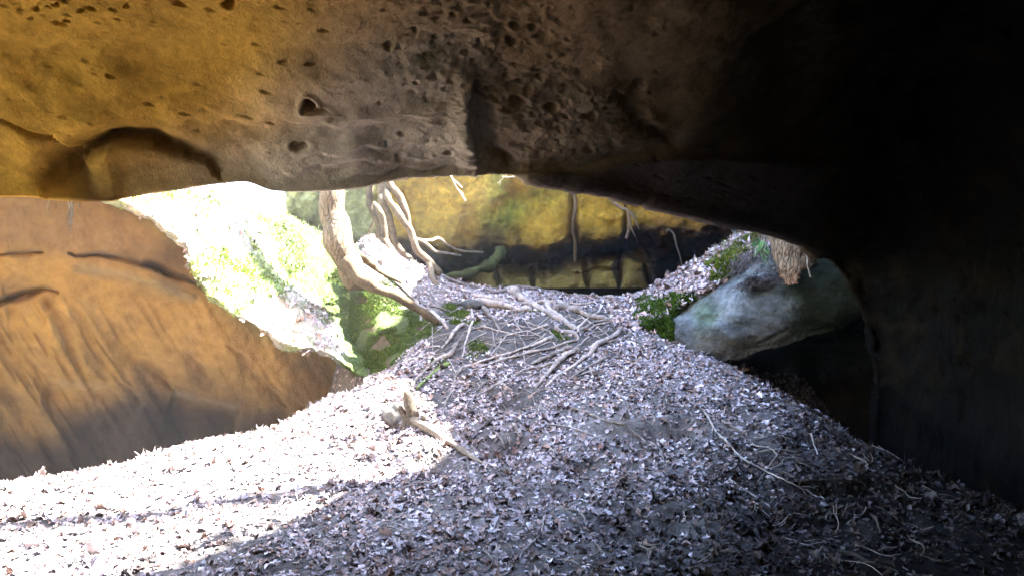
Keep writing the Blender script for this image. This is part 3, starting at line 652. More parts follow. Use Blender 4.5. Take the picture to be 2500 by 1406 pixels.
for k, poly in enumerate([[(850,740),(900,700),(960,725),(1040,790),(1080,800),(1000,850),(930,915),(860,900),(840,820)], [(1090,740),(1150,745),(1165,790),(1120,800),(1090,775)], [(1285,765),(1340,760),(1365,785),(1330,800),(1290,785)],
                          [(1145,830),(1190,825),(1195,870),(1150,880)], [(1045,885),(1100,878),(1085,905),(1040,925),(1010,945)], [(1345,800),(1420,815),(1400,840),(1350,825)], [(900,690),(980,680),(1030,735),(960,750),(900,740)]]):
    ground_moss(poly, [17000, 4200, 3000, 900, 1200, 900, 2400][k], 200 + k, size=.015)
def near(poly, th): return lambda a, b, p: (inpoly(a + 26 * fbm(p, 7, 3, seed=1), b + 26 * fbm(p, 7, 3, seed=2), poly)) & (fbm(p, 6, 3, seed=99) > th)
RM = np.concatenate([RB[:, :]], 0)
P1, N1 = scatter_grid(RB, rn, 60000, 31, near([(1560,735),(1640,725),(1690,712),(1700,740),(1650,770),(1640,800),(1560,800)], -.5))
P2, N2 = scatter_grid(RB, rn, 60000, 32, near([(1750,625),(1800,590),(1850,578),(1855,600),(1800,640),(1790,672),(1745,680),(1735,650)], -.3))
rn2 = gnormals(R); rn2 = np.where(rn2[..., 1:2] > 0, -rn2, rn2)
P3_, N3_ = scatter_grid(R, rn2, 40000, 33, near([(1570,770),(1640,735),(1665,750),(1640,790),(1640,840),(1600,845),(1575,820)], -.35))
moss('moss', np.vstack([P1, P3_]), np.vstack([N1, N3_]), 41, .026, ((.035,.075,.01),(.055,.10,.012),(.025,.05,.01)))
moss('moss', P2, N2, 42, .03, ((.075,.11,.012),(.10,.14,.018),(.045,.075,.012)))

# ------------------------------------------------------------------ roots over the crest of the slope
ROOTC = np.array([.27, .23, .205])
def surf_root(pts, rpx, seed, taper=.45, lift=.75, bump_=.02, n=None):
    n = n or max(20, 11 * len(pts))
    L2 = smoothline(pts, n); rs = []; Ps = []
    for k, (a, b) in enumerate(L2):
        p = hit(a, b); Ps.append(p)
    Ps = np.array(Ps)
    for it in range(3): Ps[1:-1] = Ps[1:-1] * .4 + (Ps[:-2] + Ps[2:]) * .3
    t = np.linspace(0, 1, n); dd = Ps[:, 1]
    Rr = rpx / F * dd * (1 - taper * t) * (1 + .15 * np.sin(t * 9 + seed))
    z = H(Ps[:, 0], Ps[:, 1]); Ps[:, 2] = np.maximum(Ps[:, 2], z + Rr * (lift - .6)) ; Ps[:, 2] += Rr * lift
    Ps += .9 * Rr[:, None] * np.stack([fbm(Ps, 5, 3, .6, seed=seed + q) for q in (0, 50, 90)], -1)
    Rr = Rr * (1 + .15 * fbm(Ps, 14, 2, seed=seed + 7))
    Ps[0, 2] -= Rr[0] * 1.2; Ps[-1, 2] -= Rr[-1] * 1.2
    return Ps, Rr
def root_obj(name, pts, rpx, seed, label, colr=ROOTC, mat=None, group=None, cat='root', sides=8, **kw):
    Ps, Rr = surf_root(pts, rpx * .84, seed, **kw); c0 = Ps.mean(0)
    V, Fq = tube_geo(Ps - c0, Rr, sides, .12, seed)
    cl = np.array(colr) * (1 + .25 * fbm(V, 6, 2, seed=seed)[..., None]) * (1 + .45 * fbm(V, 22, 3, seed=seed + 1)[..., None])
    o = mesh(name, V, Fq, mat or M_root, cl); o.location = c0
    return tag(o, label, cat, group)
RG = 'bare roots over the crest of the slope'
roots = [
 ([(1245,712),(1273,735),(1318,757),(1346,775),(1378,790),(1411,812)], 12, 'thick pale root running diagonally down from the crest to the middle knot'),
 ([(1334,749),(1354,769),(1374,785),(1409,806)], 8, 'pale root pressed along the right side of the thick diagonal root'),
 ([(1064,667),(1108,691),(1168,706),(1216,718),(1258,706),(1322,712),(1382,717),(1443,709),(1484,712),(1573,719)], 7, 'long dark root along the very top of the crest in front of the cavity'),
 ([(1150,725),(1200,733),(1249,741),(1289,745)], 8, 'level pale root just left of the thick diagonal root'),
 ([(1160,748),(1200,751),(1232,753),(1265,759),(1293,759)], 12, 'fat brown level root beside the green moss patch'),
 ([(1355,758),(1395,759),(1427,773),(1460,781),(1490,787)], 11, 'thick root sagging to the right behind the middle knot'),
 ([(1314,741),(1382,745),(1419,748),(1462,738)], 6, 'thin level root just below the bare rock strip of the crest'),
 ([(1407,808),(1435,781),(1460,765),(1468,745)], 4, 'slim root rising from the middle knot to the crest'),
 ([(1415,810),(1451,790),(1484,783),(1516,777)], 5, 'slim root running right from the middle knot to the leaf strip'),
 ([(1435,812),(1455,798),(1490,788),(1520,770)], 4, 'thin root just below the one running right from the middle knot'),
 ([(1508,738),(1510,761),(1528,780)], 5, 'short bent root at the right edge of the root tangle'),
 ([(1443,710),(1460,725),(1500,731)], 8, 'stubby knotted root on the crest below the forked hanging root'),
 ([(1358,798),(1362,810),(1391,814),(1407,822),(1409,834),(1378,840),(1342,854),(1281,867),(1200,891),(1150,908)], 6, 'long root that loops around the middle knot and trails down left'),
 ([(1350,826),(1301,846),(1241,867),(1200,879),(1120,902)], 6, 'straight root above the looping one, trailing down to the left'),
 ([(1395,854),(1354,867),(1314,887),(1290,895)], 8, 'short whitish root lying parallel below the looping root'),
 ([(1411,859),(1374,879),(1346,907),(1309,948)], 9, 'pale forked root descending steeply, left one of the steep pair'),
 ([(1520,802),(1492,832),(1460,846),(1443,867),(1411,891),(1370,915),(1334,948)], 9, 'long pale root descending from the right, right one of the steep pair'),
 ([(1484,875),(1460,887),(1427,903),(1395,927)], 5, 'small root right of the steep pair of roots'),
 ([(1362,887),(1322,899),(1281,905),(1241,927),(1200,948),(1150,975)], 5, 'long thin root crossing below the whitish short root'),
 ([(1338,796),(1305,806),(1273,814),(1235,822)], 4, 'thin root left of the middle knot under the moss patch'),
 ([(1253,775),(1265,802),(1281,820)], 4, 'short steep root under the fat brown level root'),
 ([(1133,798),(1112,811),(1099,832),(1080,852)], 7, 'stout short root on the left shoulder of the slope'),
 ([(1150,751),(1154,785),(1137,837),(1129,875)], 4, 'upright thin root hanging down past the left moss patch'),
 ([(1116,845),(1099,871),(1073,879),(1052,896),(1026,922),(1005,945)], 8, 'kinked root leading down to the sunlit stump'),
 ([(1095,892),(1065,909),(1039,930),(1018,950)], 6, 'green mossy root lying beside the kinked root above the stump'),
 ([(1005,936),(949,942),(885,960),(843,977),(800,998),(740,1010)], 6, 'long root along the left rim of the slope above the sunlit litter'),
 ([(1129,905),(1112,922),(1107,956),(1090,977),(1080,1016)], 5, 'crooked root running down right of the stump'),
 ([(1218,930),(1184,939),(1163,956)], 6, 'short pale root left of the small dark hollow'),
 ([(1197,896),(1205,918),(1227,939),(1250,955)], 4, 'thin root crossing steeply in the middle of the slope'),
 ([(1065,1059),(1099,1076),(1129,1101),(1141,1123),(1141,1178)], 5, 'root below the stump bending straight down out of the sun'),
 ([(1210,1037),(1208,1054),(1223,1076),(1233,1100)], 4, 'curved root stub hanging into the round hollow'),
 ([(1252,1037),(1269,1071),(1261,1101),(1252,1118)], 4, 'thin forked root at the right rim of the round hollow'),
 ([(1398,1003),(1440,1012),(1479,1029),(1526,1041),(1560,1071),(1611,1101),(1622,1140)], 5, 'long thin root edging the sandy undercut on the right'),
 ([(1056,764),(1073,785),(1092,804)], 9, 'thick root end at the foot of the fallen mossy trunk'),
 ([(1171,747),(1193,773),(1222,806)], 8, 'stout root dropping from the dark round stone'),
 ([(932,673),(977,703),(1004,730),(1037,748),(1067,753),(1103,765)], 5, 'dark root snaking along the top of the fallen mossy trunk'),
 ([(1013,736),(1025,756),(1029,785)], 6, 'short pale root hanging down from the fallen mossy trunk'),
 ([(1205,1029),(1180,1045),(1150,1063)], 7, 'dark stick leaning on the left rim of the round hollow'),
 ([(1290,790),(1340,812),(1360,830)], 4, 'thin root under the right moss patch'),
 ([(1180,800),(1230,812),(1290,822),(1345,800)], 3, 'hair thin root among the red leaves above the looping root'),
 ([(905,920),(960,900),(1010,878),(1060,860)], 4, 'thin root on the upper left rim of the litter'),
 ([(1460,842),(1500,834),(1545,818)], 4, 'short root pointing right above the steep pair'),
]
for k, (pts, rp, lab) in enumerate(roots):
    cl = ROOTC * (1.0 + .25 * math.sin(k * 2.1))
    if 'mossy root' in lab: cl = (.14, .19, .06)
    if 'dark' in lab: cl = (.13, .11, .10)
    root_obj('tree_root', pts, rp, k + 1, lab, cl, group=RG)
# small rootlets nobody could tell apart
r = np.random.default_rng(77)
for k in range(210):
    x0 = r.uniform(1040, 1560); y0 = r.uniform(745, 960); an = r.choice([2.6, 2.9, 2.5, .3, 1.2, 2.3]) + r.normal(0, .25); ln = r.uniform(30, 150)
    pts = [(x0, y0), (x0 + math.cos(an) * ln * .5 + r.normal(0, 5), y0 + math.sin(an) * ln * .3 + r.normal(0, 4)), (x0 + math.cos(an) * ln, y0 + math.sin(an) * ln * .6)]
    root_obj('rootlet', pts, r.uniform(1.0, 2.6), 300 + k, 'small thin bare rootlet in the root tangle on the slope', ROOTC * r.uniform(.45, 1.2), group='small rootlets in the tangle', sides=6)

# ------------------------------------------------------------------ twigs and sticks on the litter
sticks = [
 ([(1719,1007),(1742,1050),(1781,1093),(1816,1128),(1867,1153),(1928,1184),(2014,1222)], 4, 'longest pale bent stick on the right of the slope'),
 ([(1846,1108),(1910,1102),(1988,1115),(2074,1123)], 2.2, 'thin twig lying nearly level across the long pale stick'),
 ([(1917,1084),(1884,1132),(1846,1184)], 2.2, 'thin twig crossing the level twig steeply'),
 ([(1979,1063),(1988,1093),(2001,1121)], 3, 'short stick right of the crossed twigs'),
 ([(1953,1186),(2031,1180),(2117,1188)], 5, 'dark rotten stick in the shaded litter at the right'),
 ([(1781,1175),(1841,1214),(1880,1238)], 3, 'stick just below the long pale one'),
 ([(1845,1240),(1880,1264)], 2.4, 'short twig at the border of the deep shade'),
 ([(2053,1356),(2117,1378),(2195,1402)], 6, 'stout dark broken branch at the bottom right of the litter'),
 ([(2136,1268),(2152,1309)], 6, 'short thick stub standing in the dark damp litter'),
 ([(2170,1296),(2264,1299)], 1.6, 'very thin straight twig beside the pale stub'),
 ([(1764,1033),(1811,1056)], 3, 'short pale stick beside the top of the long stick'),
 ([(1328,1270),(1318,1310),(1280,1350),(1262,1375)], 3.4, 'curved whitish twig lying in the bottom middle'),
 ([(1626,1222),(1730,1218),(1841,1232)], 2.2, 'thin level twig below the long pale stick'),
 ([(1330,1040),(1400,1050),(1480,1076)], 3, 'thin stick above the sandy undercut'),
 ([(2060,1060),(2100,1085),(2150,1100)], 2, 'thin twig on the dark right rim'),
 ([(2090,1085),(2112,1060),(2116,1055)], 1.6, 'tiny twig poking up from the dark right rim'),
]
for k, (pts, rp, lab) in enumerate(sticks):
    cl = np.array((.27,.24,.22)) if 'dark' not in lab or 'thin' in lab else np.array((.045,.038,.034))
    root_obj('stick', pts, rp, 400 + k, lab, cl, M_twig, 'sticks on the litter', 'stick', sides=6, lift=1.5, taper=.5)
tw = None
for k in range(170):
    x0, y0 = r.uniform(500, 2300), r.uniform(900, 1400)
    p = hit(x0, y0)
    if tw is None or k % 22 == 0:
        nseg = 9; t = np.linspace(-.5, .5, nseg); ln = r.uniform(.14, .3)
        Pz = np.stack([t * ln, .02 * np.sin(t * 7 + k), .012 * np.cos(t * 5 + k)], -1)
        V, Fq = tube_geo(Pz, np.linspace(.0035, .0018, nseg), 5, .1, k)
        V2, F2 = tube_geo(np.array([[.0, .0, .005], [.03, .03, .012], [.07, .045, .02]]), [.0022, .0018, .001], 5, .1, k)
        V, Fq = joined([(V, Fq), (V2, F2)])
        tw = mesh('fallen_twig', V, Fq, M_twig, np.tile(np.array((.30,.26,.23)) * r.uniform(.5, 1.2), (len(V), 1))); o = tw
    else:
        o = tw.copy(); col.objects.link(o)
    nn = ground_normal(p[None, 0], p[None, 1])[0]
    o.location = p + nn * .022; q = Vector(nn).to_track_quat('Z', 'Y'); o.rotation_euler = (q @ __import__('mathutils').Euler((0, 0, r.uniform(0, 6.3))).to_quaternion()).to_euler()
    tag(o, 'little dry twig lying on the leaf litter', 'twig', 'little twigs on the litter')

# ------------------------------------------------------------------ free tubes given by sights
def free_tube(pts, rpx0, rpx1, seed, n=None, sides=8, rough=.12):
    Pc = np.array([W(*p) for p in pts]); n = n or 8 * len(pts); Ps = smoothline(Pc, n)
    dd = Ps[:, 1]; Rr = np.linspace(rpx0, rpx1, n) / F * dd
    Ps = Ps + .3 * Rr[:, None] * np.stack([vnoise(Ps * 5 + seed, seed + i) for i in range(3)], -1)
    return tube_geo(Ps, Rr, sides, rough, seed)
def part_mesh(name, geos, mat, colr, parent, base, seed=1, var=.25):
    V, Fq = joined(geos) if isinstance(geos, list) else geos
    V = V - np.array(base); cl = np.array(colr) * (1 + var * fbm(V, 5, 3, seed=seed)[..., None])
    return mesh(name, V, Fq, mat, cl, parent=parent)

# sunlit tree on the bank
base = W(850, 660, 8.35); tr = empty('tree', base)
tag(tr, 'sunlit tree growing on the mossy bank with a mossy root flowing down right', 'tree')
trunk_pts = [(872,702,8.35),(846,650,8.35),(822,590,8.35),(812,530,8.4),(808,460,8.4),(800,330,8.45),(790,100,8.5),(770,-250,8.6),(760,-700,8.7)]
part_mesh('trunk', free_tube(trunk_pts, 35, 25, 3, n=110, sides=26, rough=.13), M_bark, (.12, .09, .06), tr, base)
for k, (pts, a, b) in enumerate([([(840,640,8.3),(870,675,8.15),(915,700,8.1),(965,722,8.15),(1015,752,8.2),(1068,790,8.2)], 22, 8),
                               ([(850,600,8.4),(890,630,8.5),(930,665,8.6),(980,690,8.7)], 12, 4)]):
    part_mesh('root', free_tube(pts, a, b, 5 + k, n=70, sides=18, rough=.22), M_root, (.085,.062,.038), tr, base, seed=k + 2, var=.5)
for k in range(5):
    a = k * 1.3; p0 = W(765 + k * 5, -200 - 90 * k, 8.6); q = p0 + np.array([math.cos(a) * 1.4, math.sin(a) * 1.0 + .3, 1.0])
    V = tube_geo(smoothline([p0, (p0 + q) / 2 + [0, 0, .1], q, q + [math.cos(a) * .7, .2, .5]], 16), np.linspace(.06, .015, 16), 7, .1, k)
    part_mesh('branch', V, M_bark, (.25, .19, .13), tr, base, seed=k)

# twisted stems in front of the back wall
base = W(970, 640, 9.7); tt = empty('tree', base)
tag(tt, 'twisted grey tree of several looping stems clinging against the yellow wall', 'tree')
stems = [([(905,300,9.9),(902,464,9.8),(905,500,9.75),(917,529,9.75),(926,553,9.75),(931,600,9.7)], 10, 11),
 ([(930,300,9.9),(932,461,9.7),(935,494,9.6),(948,523,9.6),(956,559,9.6),(962,589,9.6),(988,622,9.6),(1022,655,9.6)], 12, 10),
 ([(935,380,9.9),(952,448,9.7),(977,480,9.65),(992,514,9.6),(998,545,9.6),(1000,560,9.6)], 14, 8),
 ([(940,440,9.8),(946,482,9.6),(961,503,9.55),(979,531,9.5),(998,558,9.5),(1009,584,9.5),(1021,615,9.5),(1050,642,9.5),(1077,668,9.4)], 11, 11),
 ([(912,500,9.8),(932,527,9.7),(938,562,9.7),(940,600,9.7)], 12, 9),
 ([(925,570,9.75),(946,600,9.7),(970,630,9.65),(1000,665,9.6)], 15, 10),
 ([(917,530,9.9),(905,555,9.9),(893,580,9.9)], 4, 3)]
for k, (p, a, b) in enumerate(stems):
    part_mesh('stem', free_tube(p, a * .82, b * .8, 20 + k, n=44, sides=10, rough=.14), M_root, (.085, .062, .04), tt, base, seed=k)
for k, (p, a, b) in enumerate([([(1007,580,9.5),(1037,592,9.6),(1061,613,9.8),(1088,619,10),(1125,624,10.3)], 6, 2.5), ([(1015,586,9.6),(1050,586,9.8),(1073,583,10),(1097,601,10.1),(1129,613,10.3),(1180,616,10.6)], 4.5, 2), ([(1050,642,9.5),(1060,690,9.3),(1100,715,9.3)], 10, 4)]):
    part_mesh('root', free_tube(p, a, b, 40 + k, n=36, sides=8, rough=.15), M_root, (.13, .105, .075), tt, base, seed=k)

base = W(1150, 662, 10.2)
V, Fq = free_tube([(1080,684,10.0),(1138,668,10.2),(1178,655,10.5),(1204,642,10.8),(1225,610,11.2)], 8, 15, 61, n=50, sides=14, rough=.4)
o = mesh('mossy_root', V - base, Fq, M_moss, np.array((.025, .027, .009)) * (1 + .5 * fbm(V, 7, 3, seed=5)[..., None])); o.location = base
tag(o, 'moss covered root slanting out of the black cavity beside the twisted tree', 'root')

def hang(name, pts_list, colr, label, cat, group=None, mat=None):
    base = W(*pts_list[0][0][0]); gs = [free_tube(p, a, b, 70 + i, n=30, sides=7, rough=.12) for i, (p, a, b) in enumerate(pts_list)]
    V, Fq = joined(gs); V = V - base; o = mesh(name, V, Fq, mat or M_root, np.array(colr) * (1 + .2 * fbm(V, 6, 2, seed=3)[..., None])); o.location = base
    return tag(o, label, cat, group)
HG = 'roots hanging down the back wall'
hang('hanging_root', [([(1370,380,11.8),(1391,449,11.8),(1403,473,11.8),(1404,514,11.8),(1399,554,11.9),(1405,600,12.1),(1404,640,12.3)], 5, 4)], (.085,.055,.03), 'single long root hanging straight down the yellow wall', 'root', HG)
hang('hanging_root', [([(1440,420,11.8),(1468,463,11.8),(1492,489,11.8),(1516,508,11.8),(1534,516,11.8),(1536,554,11.9),(1528,583,12)], 4, 5), ([(1534,516,11.8),(1550,535,11.8),(1560,560,11.9)], 4, 2),
  ([(1536,530,11.8),(1542,560,11.85),(1551,580,11.9)], 3.5, 2), ([(1530,512,11.8),(1545,520,11.8),(1552,533,11.8)], 3, 1.5)], (.10,.068,.045), 'forked root hanging down the yellow wall with a frayed end', 'root', HG)
hang('hanging_root', [([(1630,560,11.4),(1645,572,11.4),(1652,600,11.4),(1660,625,11.4),(1665,650,11.4)], 2.5, 1.5), ([(1640,565,11.4),(1625,562,11.4)], 2, 1)], (.06,.042,.028), 'faint thin root hanging in the dark right part of the back wall', 'root', HG)
hang('dead_twig', [([(1092,420,5.2),(1103,434,5.2),(1115,458,5.2),(1127,476,5.2),(1137,491,5.2)], 2.0, 1.2), ([(1105,438,5.2),(1118,448,5.2),(1128,458,5.2)], 1.5, .8), ([(1119,463,5.2),(1131,474,5.2)], 1.2, .8)], (.50,.46,.42), 'pale forked twig dangling from the rock lip before the yellow wall', 'twig', None, M_twig)
hang('dead_twig', [([(1215,448,5.2),(1228,436,5.2),(1240,424,5.2)], 1.2, 1), ([(1226,432,5.2),(1240,433,5.2),(1255,432,5.2)], 1.6, 1.2), ([(1222,440,5.2),(1220,452,5.2)], 1, .7)], (.42,.36,.28), 'tiny crossed twigs at the rock lip above the yellow wall', 'twig', None, M_twig)
hang('hanging_root', [([(1955,590,6.9),(1964,601,6.9),(1972,620,6.9),(1972,648,6.9),(1979,677,6.9)], 2.6, 2.2), ([(1955,606,6.9),(1966,600,6.9)], 1.5, 1.2)], (.26,.22,.18), 'thin curved root hanging beside the broken trunk on the right', 'root')
WG = 'white rootlets hanging from the left rock lip'
for k, (x0, y0, dx, ln, lab) in enumerate([(120,478,-3,44,'leftmost white rootlet hanging from the left rock lip'),(178,482,-8,70,'longest white rootlet hanging from the left rock lip'),(165,482,4,34,'short curled white rootlet hanging from the left rock lip'),(192,484,2,26,'rightmost small rootlet hanging from the left rock lip')]):
    gs = [([(x0,y0 - 12,3.69),(x0 + dx * .4,y0 + ln * .4,3.7),(x0 + dx,y0 + ln,3.7)], 2.0, .8)]
    if ln > 60: gs += [([(x0 - 2 + i * 2, y0 + 8 * i, 3.7), (x0 + dx * .8 + 4 * (i - 1), y0 + ln * (.5 + .15 * i), 3.7), (x0 + dx + 3 * (i - 1), y0 + ln + 8 * i, 3.7)], 1.4, .5) for i in range(3)]
    hang('rootlet', gs, (.62,.58,.52), lab, 'rootlet', WG, M_twig)

# broken trunk on the right bank
base = W(1940, 560, 7.3); bt = empty('broken_trunk', base)
tag(bt, 'thick broken tree trunk with flaking brown bark jutting over the grey boulder', 'tree trunk')
sides, n = 48, 60
axis = smoothline([W(1895,300,7.4), W(1915,450,7.3), W(1928,560,7.2), W(1942,640,7.1), W(1952,700,7.05)], n)
an = np.linspace(0, 2 * np.pi, sides, endpoint=False); V = []
for k in range(n):
    t = k / (n - 1); rad = (50 - 6 * t) / F * 7.2
    T = axis[min(k + 1, n - 1)] - axis[max(k - 1, 0)]; T /= np.linalg.norm(T); X = np.cross(T, [0, 1, 0]); X /= np.linalg.norm(X); Y = np.cross(T, X)
    ring = axis[k] + (np.cos(an)[:, None] * X + np.sin(an)[:, None] * Y) * rad
    V.append(ring)
V = np.array(V); nz = fbm(V, 9, 4, .6, seed=88, stretch=(1, 1, .5))
cell = np.abs(fbm(V, 14, 2, seed=89, stretch=(1, 1, .45)))
V = axis[:, None] + (V - axis[:, None]) * (1 + .05 * nz[..., None] - .10 * ss(.12, 0, cell)[..., None])
# ragged slanting break: cut rings lying below a slanted ragged line
vx, vy = proj(V); cuty = 702 - np.abs(vx - 1932) * 1.0 + 26 * fbm(V, 12, 3, seed=90)
cuty = np.where(V[..., 1] > axis[:, None, 1], 640, np.clip(cuty, 640, 706))
keepv = vy < cuty
bcol = np.array([.165, .12, .08]) * (1 - .6 * ss(.12, 0, cell)[..., None]) * (1 + .2 * nz[..., None])
tt_ = ss(655, 700, vy)[..., None]; bcol = bcol * (1 - tt_) + np.array([.24, .13, .075]) * tt_
V2 = np.concatenate([V, V[:, :1]], 1); k2 = np.concatenate([keepv, keepv[:, :1]], 1); c2 = np.concatenate([bcol, bcol[:, :1]], 1)
o = mesh('bark', V2 - base, gridfaces(n, sides + 1, k2), M_bark, c2, parent=bt)
sm = o.modifiers.new('thick', 'SOLIDIFY'); sm.thickness = .018; sm.offset = 0
Vi = axis[:, None] + (V2 - axis[:, None]) * .80
kk = np.concatenate([keepv, keepv[:, :1]], 1) & (np.arange(n) < n * .62)[:, None]
mesh('heartwood', Vi - base, gridfaces(n, sides + 1, kk), M_root, np.tile((.05, .035, .025), (n * (sides + 1), 1)), parent=bt)

# fibrous roots and soil hanging on the boulder under the trunk
r = np.random.default_rng(91); geos = []
for k in range(170):
    x0, y0 = r.uniform(1800, 1925), 0; y0 = np.interp(x0, [1780,1830,1880,1925], [715,675,650,665]) + r.uniform(-12, 30)
    d = np.interp(x0, [1780,1925], [7.30,7.05]) - r.uniform(0, .05)
    dx, dy = r.normal(0, 22), r.uniform(-4, 26)
    geos.append(free_tube([(x0,y0,d),(x0 + dx * .5,y0 + dy * .5 + r.normal(0, 4),d - .03),(x0 + dx,y0 + dy,d)], 1.1, .5, k, n=7, sides=4, rough=0))
for k in range(120):
    x0 = r.uniform(1780, 1900); y0 = np.interp(x0, [1780,1900], [640,585]) + r.uniform(-8, 20); d = np.interp(x0, [1780,1900], [7.6,7.35])
    geos.append(free_tube([(x0,y0,d),(x0 + r.normal(0, 5),y0 + 14,d - .02),(x0 + r.normal(0, 9),y0 + r.uniform(18, 42),d)], 1.1, .5, k, n=6, sides=4, rough=0))
V, Fq = joined(geos); o = mesh('root_fibres', V, Fq, M_root, np.array((.11,.105,.11)) * (1 + .6 * r.normal(0, .4, (len(V), 1)).clip(-1, 1))); tag(o, kind='stuff')
p = W(1868, 690, 7.28)
o = blob_rock('soil_clod', p, (.20, .10, .075), 17, M_soil, (.07, .068, .07), .5, rot=.2); tag(o, 'dark clod of soil and fibres stuck on the grey boulder', 'soil clod')

# sunlit stump on the litter
p = hit(1003, 1040); base = p.copy(); st = empty('stump', base); tag(st, 'small sunlit broken stump on the left of the litter slope', 'stump')
gs = []
for k, (dx, dy, ht, lean, rr_) in enumerate([(0, 0, .28, -.03, .045), (.035, .0, .20, -.01, .034), (-.035, .02, .15, -.05, .034), (.03, -.03, .12, .03, .038), (-.02, .04, .24, .0, .03), (.07, -.03, .08, .05, .032)]):
    b_ = p + np.array([dx, dy, 0]); Ps = smoothline([b_ + [dx * .6, dy * .6, -.08], b_ + [0, 0, ht * .35], b_ + [lean - dx * .4, 0, ht * .75], b_ + [lean * 1.4 - dx * .5, 0, ht]], 20)
    gs.append(tube_geo(Ps, np.interp(np.linspace(0, 1, 20), [0, .35, .8, 1], [rr_ * 1.5, rr_ * .8, rr_ * .45, .004]), 12, .35, 8 + k))
part_mesh('trunk', gs, M_root, (.13,.105,.08), st, base, var=.5)
for k, (dx, dy, dz) in enumerate([(.42, -.35, -.10), (.16, -.12, 0), (.62, -.75, -.1)]):
    e = p + [dx, dy, 0]; e[2] = H(e[None, 0], e[None, 1])[0] - .01
    part_mesh('root', tube_geo(smoothline([p + [0, 0, .06], (p + e) / 2 + [.03, 0, .02], e], 16), np.linspace(.032, .010, 16), 12, .35, k), M_root, (.20,.165,.13), st, base)
o = blob_rock('stone', hit(965, 1040) + [0, .05, .05], (.11, .10, .13), 5, M_stone, (.16,.15,.13), .25); tag(o, 'rounded brown stone in the shade left of the stump', 'stone')
for x0, y0, s, lab in [(1155,752,.085,'dark rounded stone in the crest beside the green moss patch'), (1120,745,.05,'small dark stone left of the rounded dark stone on the crest'), (1925,682,.05,'pale pebble wedged under the broken trunk')]:
    p = hit(x0, y0) if x0 != 1925 else W(1925, 688, 7.1)
    o = blob_rock('stone', p + [0, .02, s * .3], (s * 1.3, s, s * .8), int(x0) % 97, M_stone, (.06,.058,.055) if x0 != 1925 else (.3,.29,.27), .25, n=20); tag(o, lab, 'stone', 'stones on the slope')

# fern
base = W(1856, 590, 7.45); fn = empty('fern', base); tag(fn, 'small green fern frond beside the broken trunk', 'fern')
def frond(p0, dirv, ln, w0, seed):
    dirv = np.array(dirv, float); dirv /= np.linalg.norm(dirv); side = np.cross(dirv, [0, 1, 0]); side /= np.linalg.norm(side); V = []; Fq = []
    for k in range(12):
        t = k / 12; c_ = p0 + dirv * ln * t + np.array([0, -.05 * t * t, -.06 * t * t]); wl = w0 * math.sin(math.pi * min(1, .25 + t * .8)) + .004
        for s in (1, -1):
            a = c_; b = c_ + dirv * .014; e = c_ + side * s * wl + dirv * wl * .35 + np.array([0, -.008, -.01]); m_ = (a + e) / 2 + dirv * .010; i = len(V); V += [a, m_, e, (a + e) / 2 - dirv * .006]; Fq += [[i, i + 1, i + 2, i + 3]]
    return np.array(V), Fq
for k, (dv, ln) in enumerate([((.15, -.3, -1), .17), ((-.5, -.3, -.5), .14), ((-.8, -.2, .1), .12), ((.5, -.4, -.6), .10)]):
    V, Fq = frond(base, dv, ln, .035, k); mesh('frond', V - base, Fq, M_fern, np.tile((.13, .26, .10), (len(V), 1)), parent=fn, smooth=False)

# dry grass on the rims
def grass(name, spots, seed, hgt, colr, label=None):
    r = np.random.default_rng(seed); V = []; Fq = []; cl = []
    for p in spots:
        for j in range(3):
            d = np.array([r.normal(0, .5), r.normal(0, .5), r.uniform(.2, 1)]); d /= np.linalg.norm(d); h = hgt * r.uniform(.4, 1.2); s = np.array([1, .2, 0]) * .0025
            b = p + r.normal(0, .01, 3); m_ = b + d * h * .6; e = b + d * h + np.array([r.normal(0, .02), 0, -h * .2]); i = len(V)
            V += [b - s, b + s, m_ + s * .7, m_ - s * .7, e]; Fq += [[i, i + 1, i + 2, i + 3], [i + 3, i + 2, i + 4]]; c_ = np.array(colr) * r.uniform(.6, 1.2); cl += [c_] * 5
    return tag(mesh(name, np.array(V), Fq, M_twig, np.array(cl), smooth=False), kind='stuff')
sp = [hit(x, y) for x, y in zip(np.linspace(-40, 900, 150) + r.normal(0, 8, 150), np.interp(np.linspace(-40, 900, 150), [-40,300,450,740,900], [1205,1142,1103,1006,936]) + r.uniform(0, 14, 150))]
sp += [hit(x, y) for x, y in zip(r.uniform(1700, 2450, 120), [0] * 120) for y in [np.interp(x, [1700,1850,2100,2500], [868,938,1084,1258]) + r.uniform(0, 14)]]
grass('dry_grass', sp, 4, .05, (.35,.31,.25))
P, N = scatter_grid(RB, rn, 2500, 45, lambda a, b, p: (a > 1700) & (a < 1900) & (b < 640) & (p[:, 1] < 8.8))
grass('dry_grass', P, 5, .10, (.33,.29,.25))
P, N = scatter_grid(B, bn, 3000, 46, lambda a, b, p: (a > 290) & (a < 820) & (b > 440))
grass('grass', P[:1400], 6, .10, (.20,.24,.12))

